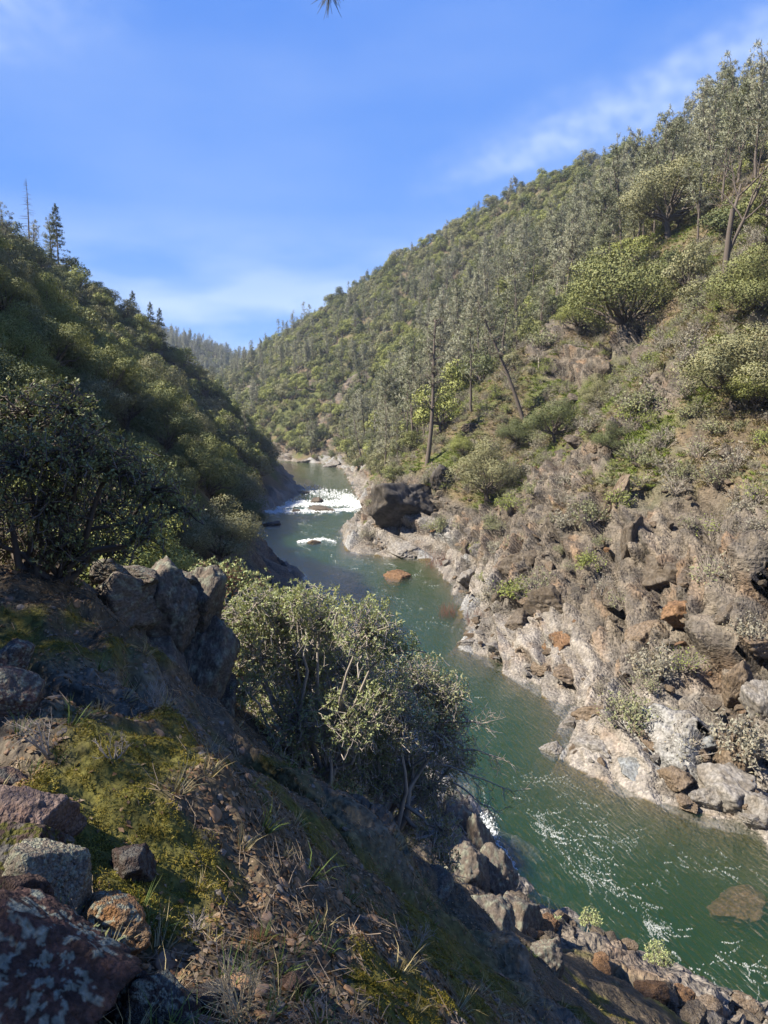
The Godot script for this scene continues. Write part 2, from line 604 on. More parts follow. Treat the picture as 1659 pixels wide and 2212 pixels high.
# ================================================================= sky and light
func sky_image() -> Image:
	var w := 2048
	var h := 1024
	var im := Image.create(w, h, false, Image.FORMAT_RGBF)
	var nz := FastNoiseLite.new()
	nz.seed = 4
	nz.frequency = 1.0
	nz.fractal_octaves = 5
	for j in h:
		var el := (0.5 - (j + 0.5) / h) * PI
		var y := sin(el)
		for i in w:
			if y < 0.0:
				im.set_pixel(i, j, Color(0.16, 0.16, 0.13))
				continue
			var az := ((i + 0.5) / w - 0.5) * TAU      # 0 is straight ahead, positive to the right
			var k := pow(1.0 - y, 3.2)
			var c := Color(0.022, 0.088, 0.315).lerp(Color(0.125, 0.23, 0.42), k)
			var cl := 0.0
			# thin veil low over the valley, drawn out level
			var e := rad_to_deg(el)
			var q := nz.get_noise_3d(cos(az) * 3.0, e * 0.22, sin(az) * 3.0)
			cl += clampf(q * 1.6 + 0.45, 0.0, 1.0) * clampf(1.0 - absf(e - 6.0) / 9.0, 0.0, 1.0) * 0.7
			# one slanting band of cirrus, and its fainter kin round the sky
			for s in 6:
				var a0 := 0.056 + s * TAU / 6.0
				var da := wrapf(az - a0, -PI, PI)
				if absf(da) > 0.75:
					continue
				var along := rad_to_deg(da)
				var across := e - (16.6 + along * 0.28)
				var wide := 1.2 + maxf(0.0, along) * 0.05
				var n1 := nz.get_noise_3d(along * 0.11 + s * 9.0, across * 0.5, s * 3.0)
				var n2 := nz.get_noise_3d(along * 0.45, across * 0.7 + along * 0.3, 5.0 + s)
				var g := exp(-pow((across + n1 * 1.2) / wide, 2.0)) * clampf((along + 2.0) / 10.0, 0.0, 1.0) * clampf((41.0 - absf(along)) / 14.0, 0.0, 1.0)
				cl += g * clampf(0.5 + n2 * 0.5, 0.0, 1.0) * 0.62
			var hz := nz.get_noise_3d(cos(az) * 1.2, y * 4.0, sin(az) * 1.2 + 8.0)
			cl += clampf(hz * 0.6 + 0.18, 0.0, 0.5) * 0.3
			cl = clampf(cl, 0.0, 0.85)
			im.set_pixel(i, j, c.lerp(Color(0.29, 0.345, 0.42), cl))
	return im

func _ready() -> void:
	var cam := Camera3D.new()
	cam.name = "camera"
	cam.fov = 70.0
	cam.far = 3000.0
	cam.near = 0.05
	cam.position = Vector3(0, EYE, 0)
	cam.rotation_degrees = Vector3(-TILT, 0, 0)
	add_child(cam)
	cam.current = true

	var env := Environment.new()
	env.background_mode = Environment.BG_SKY
	env.tonemap_mode = Environment.TONE_MAPPER_LINEAR
	env.tonemap_exposure = 2.8
	env.volumetric_fog_enabled = true
	env.volumetric_fog_density = 0.0
	env.fog_enabled = true
	env.fog_density = 0.00013
	env.fog_light_color = Color(0.78, 0.86, 1.0)
	env.sdfgi_enabled = true
	env.ssao_enabled = true
	env.ssil_enabled = true
	var pano := PanoramaSkyMaterial.new()
	pano.panorama = ImageTexture.create_from_image(sky_image())
	pano.energy_multiplier = 1.0
	var sky := Sky.new()
	sky.sky_material = pano
	env.sky = sky
	var we := WorldEnvironment.new()
	we.name = "environment"
	we.environment = env
	add_child(we)

	var sun := DirectionalLight3D.new()
	sun.name = "sun"
	sun.light_energy = 1.6
	sun.light_angular_distance = 0.53
	sun.light_color = Color(1.0, 0.965, 0.9)
	sun.shadow_enabled = true
	var e := deg_to_rad(46.5)
	var a := deg_to_rad(-14.0)
	var to_sun := Vector3(-cos(e) * cos(a), sin(e), -cos(e) * sin(a))
	add_child(sun)
	sun.look_at_from_position(to_sun * 300.0, Vector3.ZERO, Vector3.UP)

	n_big.seed = 11; n_big.frequency = 0.016; n_big.fractal_octaves = 4
	n_mid.seed = 12; n_mid.frequency = 0.05; n_mid.fractal_octaves = 4
	n_fine.seed = 13; n_fine.frequency = 0.25; n_fine.fractal_octaves = 4
	materials()
	var t0 := Time.get_ticks_msec()
	fill_picks()
	build_right()
	print("right ", Time.get_ticks_msec() - t0)
	build_left()
	print("left ", Time.get_ticks_msec() - t0)
	build_river()
	print("river ", Time.get_ticks_msec() - t0)
	build_far_hill()
	make_kinds()
	print("kinds ", Time.get_ticks_msec() - t0)
	plant_hillsides()
	print("woods ", Time.get_ticks_msec() - t0)
	special_trees()
	boulders()
	print("boulders ", Time.get_ticks_msec() - t0)
	near_plants()
	print("near plants ", Time.get_ticks_msec() - t0)
	foreground()
	foam()
	print("done ", Time.get_ticks_msec() - t0)
	var seen_meshes := {}
	var tris := 0
	for o in find_children("*", "MeshInstance3D", true, false):
		if not seen_meshes.has(o.mesh):
			seen_meshes[o.mesh] = true
			for k in o.mesh.get_surface_count():
				tris += o.mesh.surface_get_array_index_len(k) / 3
	print("triangles ", tris)

# ================================================================= river
func build_river() -> void:
	# centre line stations from near to far
	var mb := MB.new()
	var rows := 0
	var cols := 61
	var lefts := PackedVector2Array()
	var rights := PackedVector2Array()
	var ds := -30.0
	while ds < 345.0:
		lefts.append(bank_x(LB, ds))
		rights.append(bank_x(RBANK, ds))
		ds += clampf(absf(ds) * 0.006, 0.25, 2.0)
	rows = lefts.size()
	var wn := FastNoiseLite.new()
	wn.seed = 8; wn.frequency = 0.35; wn.fractal_octaves = 4
	var run := 0.0
	for j in rows:
		if j > 0:
			run += (lefts[j] + rights[j]).distance_to(lefts[j - 1] + rights[j - 1]) * 0.5
		var l := lefts[j] + Vector2(-5, 0)
		var r := rights[j] + Vector2(6, 0)
		for i in cols:
			var p := l.lerp(r, float(i) / (cols - 1))
			var rapid := exp(-pow((p.y - 141.0) / 9.0, 2.0)) + 0.5 * exp(-pow((p.y - 30.0) / 8.0, 2.0)) * clampf((9.0 - p.x) / 6.0, 0.0, 1.0)
			var y := wn.get_noise_2d(p.x * 1.0, p.y * 0.7) * (0.05 + 0.28 * rapid)
			mb.vert(Vector3(p.x, y, -p.y), Vector3.UP, Color.WHITE)
			mb.uv.append(Vector2(run * 0.4 + p.x * 0.3, p.x + run * 0.15))
	mb.grid(0, rows, cols, Vector3.UP)
	structure("river", mb.mesh(), M.water, "green river with small ripples winding through the canyon", "river")
	var fog := FogVolume.new()
	fog.name = "river_water"
	fog.shape = RenderingServer.FOG_VOLUME_SHAPE_BOX
	fog.size = Vector3(150, 3.6, 390)
	fog.position = Vector3(-20, -1.95, -160)
	var fm := FogMaterial.new()
	fm.albedo = col(0.05, 0.14, 0.025)
	fm.density = 0.55
	fog.material = fm
	add_child(fog)
	fog.set_meta("kind", "structure")
	fog.set_meta("label", "green water of the river below its rippled surface")
	fog.set_meta("category", "water")
	# its bed
	var bd := MB.new()
	for j in rows:
		var l := lefts[j] + Vector2(-5, 0)
		var r := rights[j] + Vector2(6, 0)
		for i in cols:
			var f := float(i) / (cols - 1)
			var p := l.lerp(r, f)
			var y := -2.6 + n_mid.get_noise_2d(p.x * 4.0, p.y * 4.0) * 1.6
			var c := Color(0.15, 0.14, 0.07).lerp(Color(0.25, 0.18, 0.09), clampf(n_mid.get_noise_2d(p.x * 5.0, p.y * 5.0) * 2.0 + 0.4, 0.0, 1.0))
			bd.vert(Vector3(p.x, minf(y, -1.2), -p.y), Vector3.UP, c)
	bd.grid(0, rows, cols, Vector3.UP)
	structure("riverbed", bd.mesh(), M.rock, "brown stony bed under the green water", "riverbed")

func bank_x(line: PackedVector2Array, d: float) -> Vector2:
	for i in line.size() - 1:
		if d >= line[i].y and d <= line[i + 1].y:
			return line[i].lerp(line[i + 1], (d - line[i].y) / maxf(line[i + 1].y - line[i].y, 0.001))
	return Vector2(line[line.size() - 1].x, d)

# ================================================================= far hill
func build_far_hill() -> void:
	var mb := MB.new()
	var cols := 80
	var rows := 30
	for j in rows:
		for i in cols:
			var x := lerpf(-560.0, -60.0, i / (cols - 1.0))
			var f := j / (rows - 1.0)
			var top := far_top(x)
			mb.vert(Vector3(x, top * sin(f * PI * 0.5) - 3.0 + n_big.get_noise_2d(x, f * 90.0) * 8.0 * f, -(620.0 + 330.0 * f)), Vector3.UP, soil_color(x, f * 300.0))
	mb.grid(0, rows, cols, Vector3(0, 0.7, 0.7))
	structure("far_hill", mb.mesh(), M.rock, "distant wooded hill closing the valley between the two canyon sides", "hill")

func far_top(x: float) -> float:
	return 92.0 + clampf((-190.0 - x) * 0.36, -40.0, 90.0)

func far_point(x: float, f: float) -> Vector3:
	return Vector3(x, far_top(x) * sin(f * PI * 0.5) - 3.0 + n_big.get_noise_2d(x, f * 90.0) * 8.0 * f, -(620.0 + 330.0 * f))

# ================================================================= tree kinds
var KIND := {}   # kind -> array of [trunk mesh, crown mesh, both in one mesh for multimesh]

func rdir(r: RandomNumberGenerator) -> Vector3:
	var z := r.randf_range(-1, 1)
	var a := r.randf() * TAU
	var q := sqrt(1.0 - z * z)
	return Vector3(q * cos(a), z, q * sin(a))

func tone(r: RandomNumberGenerator, lo: float, hi: float) -> Color:
	var k := r.randf_range(lo, hi)
	var w := r.randf_range(-0.08, 0.12)
	return Color(k * (1.0 + w), k, k * (1.0 - w))

# leaf sprays over the shells of the clumps
func sprays(mb: MB, r: RandomNumberGenerator, clumps: Array, per: int, size: float) -> void:
	for q in clumps:
		var c: Vector3 = q[0]
		var rad: float = q[1]
		var k := int(per * rad * rad)
		for i in k:
			var dv := rdir(r)
			if dv.y < -0.35 and r.randf() < 0.6:
				dv.y = -dv.y
			var p := c + Vector3(dv.x, dv.y * 0.8, dv.z) * rad * (r.randf_range(0.72, 1.06) if r.randf() < 0.85 else r.randf_range(0.2, 0.7))
			var nn := (dv + rdir(r) * 0.8).normalized()
			var al := nn.cross(rdir(r)).normalized()
			var s := size * r.randf_range(0.6, 1.35)
			mb.leaf(p - al * s * 0.5, al, nn, s, s * 0.62, (dv * 0.75 + nn * 0.55).normalized(), tone(r, 0.7, 1.3))

func limb(mb: MB, r: RandomNumberGenerator, a: Vector3, b: Vector3, ra: float, rb: float, wig: float, sides := 5, k := 5, tint := Color.WHITE) -> void:
	var pts := PackedVector3Array()
	var rad := PackedFloat32Array()
	for i in k:
		var f := i / (k - 1.0)
		var p := a.lerp(b, f)
		if i > 0 and i < k - 1:
			p += rdir(r) * wig * a.distance_to(b)
		pts.append(p)
		rad.append(lerpf(ra, rb, f))
	mb.tube(pts, rad, sides, tint)

func joined(wood: MB, green: MB, wm: Material, gm: Material) -> Array:
	var one := ArrayMesh.new()
	wood.mesh(one, wm)
	green.mesh(one, gm)
	return [wood.mesh(null, wm), green.mesh(null, gm), one]

func make_oak(seed_no: int, per: int, size: float, n_cl: int) -> Array:
	var r := RandomNumberGenerator.new()
	r.seed = seed_no
	var wood := MB.new()
	var green := MB.new()
	var fork := Vector3(r.randf_range(-0.3, 0.3), 1.1, r.randf_range(-0.3, 0.3))
	limb(wood, r, Vector3(0, -0.6, 0), fork, 0.24, 0.17, 0.05, 6)
	var cl := []
	for i in n_cl:
		var dv := rdir(r)
		dv.y = absf(dv.y) * 1.25 - 0.5
		var c := Vector3(dv.x * 2.25, 2.75 + dv.y * 2.0, dv.z * 2.25) * r.randf_range(0.82, 1.12)
		var rad := r.randf_range(0.75, 1.35)
		cl.append([c, rad])
		limb(wood, r, fork, c, 0.1, 0.025, 0.06, 4)
	cl.append([Vector3(0, 3.0, 0), 1.6])
	sprays(green, r, cl, per, size)
	return joined(wood, green, M.bark, M.leaf)

func make_pine(seed_no: int, dense: float) -> Array:
	var r := RandomNumberGenerator.new()
	r.seed = seed_no
	var wood := MB.new()
	var green := MB.new()
	var lean := Vector3(r.randf_range(-1.2, 1.2), 0, r.randf_range(-1.2, 1.2))
	var tops := []
	var fork := Vector3(lean.x * 0.4, r.randf_range(3.0, 5.2), lean.z * 0.4)
	limb(wood, r, Vector3(0, -0.8, 0), fork, 0.19, 0.14, 0.02, 6)
	for i in r.randi_range(1, 3):
		tops.append(Vector3(lean.x + r.randf_range(-1.3, 1.3) * (1.0 if i else 0.2), r.randf_range(8.5, 12.5), lean.z + r.randf_range(-1.3, 1.3) * (1.0 if i else 0.2)))
	for tp in tops:
		limb(wood, r, fork, tp, 0.12, 0.02, 0.012, 5)
		var nb := int(34 * dense)
		for b in nb:
			var f := r.randf_range(0.02, 1.0)
			var root: Vector3 = fork.lerp(tp, f)
			var ln := lerpf(2.7, 1.0, f) * r.randf_range(0.6, 1.15)
			var dv := rdir(r)
			dv.y = absf(dv.y) * 0.5 + 0.25
			var tip: Vector3 = root + dv.normalized() * ln
			limb(wood, r, root, tip, 0.035, 0.01, 0.05, 3, 3)
			for q in 7:
				var c: Vector3 = root.lerp(tip, r.randf_range(0.35, 1.05)) + rdir(r) * 0.22
				for k in 7:
					var nd := (rdir(r) + dv * 0.5 + Vector3(0, 0.25, 0)).normalized()
					var side := nd.cross(rdir(r)).normalized()
					var ns := (side.cross(nd) + dv * 0.6 + Vector3(0, 0.4, 0)).normalized()
					green.leaf(c, nd, side.cross(nd).normalized(), r.randf_range(0.3, 0.5), 0.06, ns, tone(r, 0.75, 1.25))
	return joined(wood, green, M.bark, M.leaf)

func make_conifer(seed_no: int) -> Array:
	var r := RandomNumberGenerator.new()
	r.seed = seed_no
	var wood := MB.new()
	var green := MB.new()
	limb(wood, r, Vector3(0, -0.8, 0), Vector3(0.1, 14, 0), 0.2, 0.02, 0.004, 6)
	for b in 110:
		var f := r.randf()
		var y := 2.5 + 11.3 * f
		var a := r.randf() * TAU
		var ln := lerpf(2.9, 0.3, f) * r.randf_range(0.7, 1.1)
		var dv := Vector3(cos(a), -0.12, sin(a))
		var tip := Vector3(0, y, 0) + dv * ln
		limb(wood, r, Vector3(0, y, 0), tip, 0.03, 0.008, 0.03, 3, 3)
		for q in int(7 + ln * 5):
			var c := Vector3(0, y, 0).lerp(tip, r.randf_range(0.25, 1.0)) + rdir(r) * 0.16
			for k in 4:
				var nd := (rdir(r) + dv).normalized()
				var nn := (Vector3.UP + rdir(r) * 0.7).normalized()
				green.leaf(c, nd, nn, r.randf_range(0.22, 0.4), 0.09, nn, tone(r, 0.75, 1.25))
	return joined(wood, green, M.bark, M.leaf)

# many thin stems, a few leaves
func make_shrub(seed_no: int, leaves: int, size: float) -> Array:
	var r := RandomNumberGenerator.new()
	r.seed = seed_no
	var wood := MB.new()
	var green := MB.new()
	for i in 26:
		var dv := rdir(r)
		dv.y = absf(dv.y) + 0.45
		dv = dv.normalized()
		var tip := dv * r.randf_range(0.8, 1.25)
		var mid := tip * 0.5 + rdir(r) * 0.07
		limb(wood, r, Vector3(0, -0.1, 0), mid, 0.02, 0.013, 0.04, 3, 3)
		for k in 5:
			var e := tip + rdir(r) * 0.32
			limb(wood, r, mid, e, 0.011, 0.004, 0.06, 3, 4)
			for q in leaves:
				var c := mid.lerp(e, r.randf_range(0.3, 1.05)) + rdir(r) * 0.06
				var nn := (rdir(r) + dv * 0.7 + Vector3(0, 0.4, 0)).normalized()
				green.leaf(c, nn.cross(rdir(r)).normalized(), nn, size * r.randf_range(0.7, 1.3), size * 0.5, nn, tone(r, 0.7, 1.3))
	return joined(wood, green, M.twig, M.leaf)

# no leaves at all: a trunk with forking limbs
func make_bare(seed_no: int, height: float, dark: bool) -> ArrayMesh:
	var r := RandomNumberGenerator.new()
	r.seed = seed_no
	var wood := MB.new()
	branch(wood, r, Vector3(0, -0.5, 0), Vector3(0, 1, 0), height * 0.5, height * 0.024, 4, 0.12)
	return wood.mesh(null, M.bark if dark else M.twig)

func branch(mb: MB, r: RandomNumberGenerator, p: Vector3, dv: Vector3, ln: float, rad: float, depth: int, wig: float, tips = null) -> void:
	var pts := PackedVector3Array([p])
	var rr := PackedFloat32Array([rad])
	var q := p
	for i in 4:
		dv = (dv + rdir(r) * wig + Vector3(0, 0.03, 0)).normalized()
		q += dv * ln / 4.0
		pts.append(q)
		rr.append(lerpf(rad, rad * 0.55, (i + 1) / 4.0))
	mb.tube(pts, rr, 5 if depth > 1 else 3, Color.WHITE)
	if depth == 0:
		if tips != null:
			tips.append([q, dv])
		return
	for k in r.randi_range(2, 4):
		var f := r.randf_range(0.45, 1.0)
		var s := pts[clampi(int(f * 4.0), 1, 4)]
		branch(mb, r, s, (dv + rdir(r) * 0.75).normalized(), ln * r.randf_range(0.5, 0.8), rad * 0.5, depth - 1, wig * 1.25, tips)

func make_kinds() -> void:
	KIND.oak = []
	for i in 6:
		KIND.oak.append(make_oak(100 + i, 120, 0.25, 17))
	KIND.fine_oak = []
	for i in 4:
		KIND.fine_oak.append(make_oak(130 + i, 620, 0.105, 24))
	KIND.pine = []
	for i in 6:
		KIND.pine.append(make_pine(200 + i, 1.0 if i < 4 else 0.6))
	KIND.conifer = [make_conifer(240), make_conifer(241)]
	KIND.shrub = []
	for i in 4:
		KIND.shrub.append(make_shrub(300 + i, 2 if i < 2 else 7, 0.12))

# ================================================================= woods on the hillsides
func basis_for(r: RandomNumberGenerator, s: float, tall := 1.0) -> Basis:
	return Basis(Vector3.UP, r.randf() * TAU).rotated(Vector3(r.randf_range(-1, 1), 0, r.randf_range(-1, 1)).normalized(), r.randf_range(0, 0.1)).scaled(Vector3(s, s * tall, s) * 1.0)

func plant_hillsides() -> void:
	var r := RandomNumberGenerator.new()
	r.seed = 77
	var spots := {"oak": [], "fine_oak": [], "pine": [], "shrub": []}   # [position, scale, place, size on the picture]
	var taken := {}
	for q in [[1562, 650], [1130, 907], [918, 1003], [1330, 745], [1450, 520], [1655, 490], [1625, 345], [1200, 955], [1050, 1090]]:
		var cpos := on_right(q[0], q[1])
		for k in 12:
			has_room(taken, cpos + Vector3(cos(k) * 2.5, 0, sin(k) * 2.5) * (k / 6.0), 0.1)
	# --- right side
	var lens := PackedFloat32Array([0.0])
	for i in RBANK.size() - 1:
		var m := RBANK[i].distance_to(RBANK[i + 1]) + Vector2(RIDGE[i].x, RIDGE[i].z).distance_to(Vector2(RIDGE[i + 1].x, RIDGE[i + 1].z))
		lens.append(lens[i] + m)
	for n in 36000:
		var q := r.randf_range(lens[2], lens[20])
		var i := 0
		while lens[i + 1] < q:
			i += 1
		var t := i + (q - lens[i]) / (lens[i + 1] - lens[i])
		var ln := right_len(t)
		var w := r.randf_range(3.0, ln + 3.0)
		var p := right_at(t, w)
		var d := -p.z
		if d < 20.0:
			continue
		var s := pixel_of(p)
		if s.x < -150 or s.x > 1900 or s.y < -60:
			continue
		var rk := rock_amount(p.y, d, p.x, p.z)
		var kind := "oak"
		var open := clampf((46.0 - p.y) / 22.0, 0.0, 1.0) * clampf((150.0 - d) / 50.0, 0.0, 1.0)
		var patch := n_mid.get_noise_2d(p.x * 0.5, p.z * 0.5)
		if rk > 0.45:
			if r.randf() > 0.12:
				continue
			kind = "shrub"
		elif r.randf() < open * 0.9:
			kind = "shrub"
		else:
			var pp := 0.13 + 0.22 * clampf((p.y - 45.0) / 45.0, 0.0, 1.0) * clampf((420.0 - d) / 100.0, 0.0, 1.0) + patch * 0.7
			if d > 260.0:
				pp *= 0.6
			elif d > 110.0 and p.y < 85.0:
				pp += 0.14
			if r.randf() < pp:
				kind = "pine"
				if d < 130.0 and r.randf() < 0.8:
					kind = "oak" if r.randf() < 0.5 else "shrub"
		var sc := 0.65 + 0.95 * pow(r.randf(), 1.8)
		var gap := 2.4 + 1.6 * sc * 0.8
		if kind == "shrub":
			sc = r.randf_range(0.6, 1.7)
			gap = 1.35
		elif kind == "pine":
			sc = (0.75 + 0.95 * r.randf()) * (0.6 if p.y > 85.0 else 1.0) * (0.8 if d > 250.0 else 1.0)
			gap = 2.9
		if open > 0.3 and kind != "shrub" and r.randf() < 0.55:
			continue
		if not has_room(taken, p, gap):
			continue
		spots[kind].append([p, sc, "right", sc / d])
	# --- left side
	for n in 16000:
		var az := deg_to_rad(r.randf_range(-52.0, 4.0))
		var dist := 12.0 + 350.0 * pow(r.randf(), 0.62)
		var x := sin(az) * dist
		var d := cos(az) * dist
		var h := ground_left(x, d)
		if gl_w < 7.0 + n_mid.get_noise_2d(x, d) * 4.0 or h < 3.0:
			continue
		if d < 24.0:
			continue
		var p := Vector3(x, h, -d)
		var pz := pixel_of(p)
		if dist < 60.0 and pz.y > 1150.0 and pz.x > 330.0:
			continue
		var kind := "fine_oak" if d < 95.0 else "oak"
		if r.randf() < 0.03 and d > 110.0:
			kind = "pine"
		var sc := r.randf_range(0.6, 1.15) * (0.8 if d < 60.0 else 1.0)
		if not has_room(taken, p, 3.0):
			continue
		spots[kind].append([p, sc, "left", sc / d])
	# --- far hill
	for n in 4200:
		var x := r.randf_range(-400.0, -90.0)
		var f := r.randf_range(0.1, 1.02)
		var p := far_point(x, f)
		spots["pine" if r.randf() < 0.3 else "oak"].append([p, r.randf_range(0.9, 1.5), "far", 0.0])
	for kind in spots:
		var list: Array = spots[kind]
		list.sort_custom(func(a, b): return a[3] > b[3])
		var variants: Array = KIND[kind]
		var nv := variants.size()
		var most := 300 if kind != "fine_oak" else 90
		if kind == "oak":
			most = 210
		var rest := {}
		for i in list.size():
			var e: Array = list[i]
			var v := r.randi() % nv
			var b := basis_for(r, e[1], r.randf_range(0.85, 1.2))
			if i < most:
				var called := "live_oak" if kind in ["oak", "fine_oak"] else ("grey_pine" if kind == "pine" else "shrub")
				var label := ""
				var group := ""
				var tint: String
				if called == "live_oak":
					tint = "oak_%d" % (r.randi() % 4)
				elif called == "grey_pine":
					tint = "pine_%d" % (r.randi() % 3)
				else:
					tint = "shrub_%d" % [0, 0, 1, 1, 2][r.randi() % 5]
				var size_word: String = "small" if e[1] < 0.78 else ("large" if e[1] > 1.0 else "middling")
				var spot := place_words(e[0], e[2])
				if called == "live_oak":
					label = "%s %s live oak %s" % [size_word, {"oak_0": "mid-green", "oak_1": "dark green", "oak_2": "olive", "oak_3": "fresh green"}[tint], spot]
				elif called == "grey_pine":
					label = "%s wispy %s pine %s" % [size_word, {"pine_0": "grey-green", "pine_1": "pale grey", "pine_2": "darker green"}[tint], spot]
				else:
					label = "%s %s shrub %s" % [size_word, {"shrub_0": "grey twiggy", "shrub_1": "olive", "shrub_2": "yellow-green"}[tint], spot]
				group = "%ss %s" % [called.replace("_", " "), spot]
				var o := thing(called, label, "shrub" if called == "shrub" else "tree", e[0] - Vector3(0, 0.15, 0), group)
				o.basis = b
				part("trunk" if called != "shrub" else "stems", variants[v][0], null, o)
				part("crown", variants[v][1], M[tint], o)
			else:
				if not rest.has(v):
					rest[v] = [[], PackedColorArray()]
				rest[v][0].append(Transform3D(b, e[0] - Vector3(0, 0.15, 0)))
				var c: Color = M[("oak_%d" % (r.randi() % 4)) if kind in ["oak", "fine_oak"] else (("pine_%d" % (r.randi() % 3)) if kind == "pine" else "shrub_%d" % (r.randi() % 3))].albedo_color.srgb_to_linear()
				rest[v][1].append(c)
		if rest.size():
			var names := {"oak": ["oak_wood", "unbroken far wood of small round live oaks on both slopes"], "fine_oak": ["oak_thicket", "dense thicket of oaks on the shaded slope"], "pine": ["pine_wood", "far wispy grey pines scattered through the hillside woods"], "shrub": ["scrub", "low grey-green scrub scattered over the sunlit slope"]}
			var holder := stuff(names[kind][0], names[kind][1], "woodland" if kind != "shrub" else "scrub")
			for v in rest:
				many("crowns", variants[v][2], rest[v][0], rest[v][1], holder)
		print(kind, " ", list.size())

func has_room(taken: Dictionary, p: Vector3, gap: float) -> bool:
	var cell := Vector2i(floori(p.x / 3.0), floori(p.z / 3.0))
	for j in range(-1, 2):
		for i in range(-1, 2):
			for q in taken.get(cell + Vector2i(i, j), []):
				if q.distance_squared_to(p) < gap * gap:
					return false
	if not taken.has(cell):
		taken[cell] = []
	taken[cell].append(p)
	return true


# ================================================================= single trees the picture shows
func right_thing(px: float, py: float, called: String, label: String, category: String) -> Node3D:
	return thing(called, label, category, on_right(px, py))

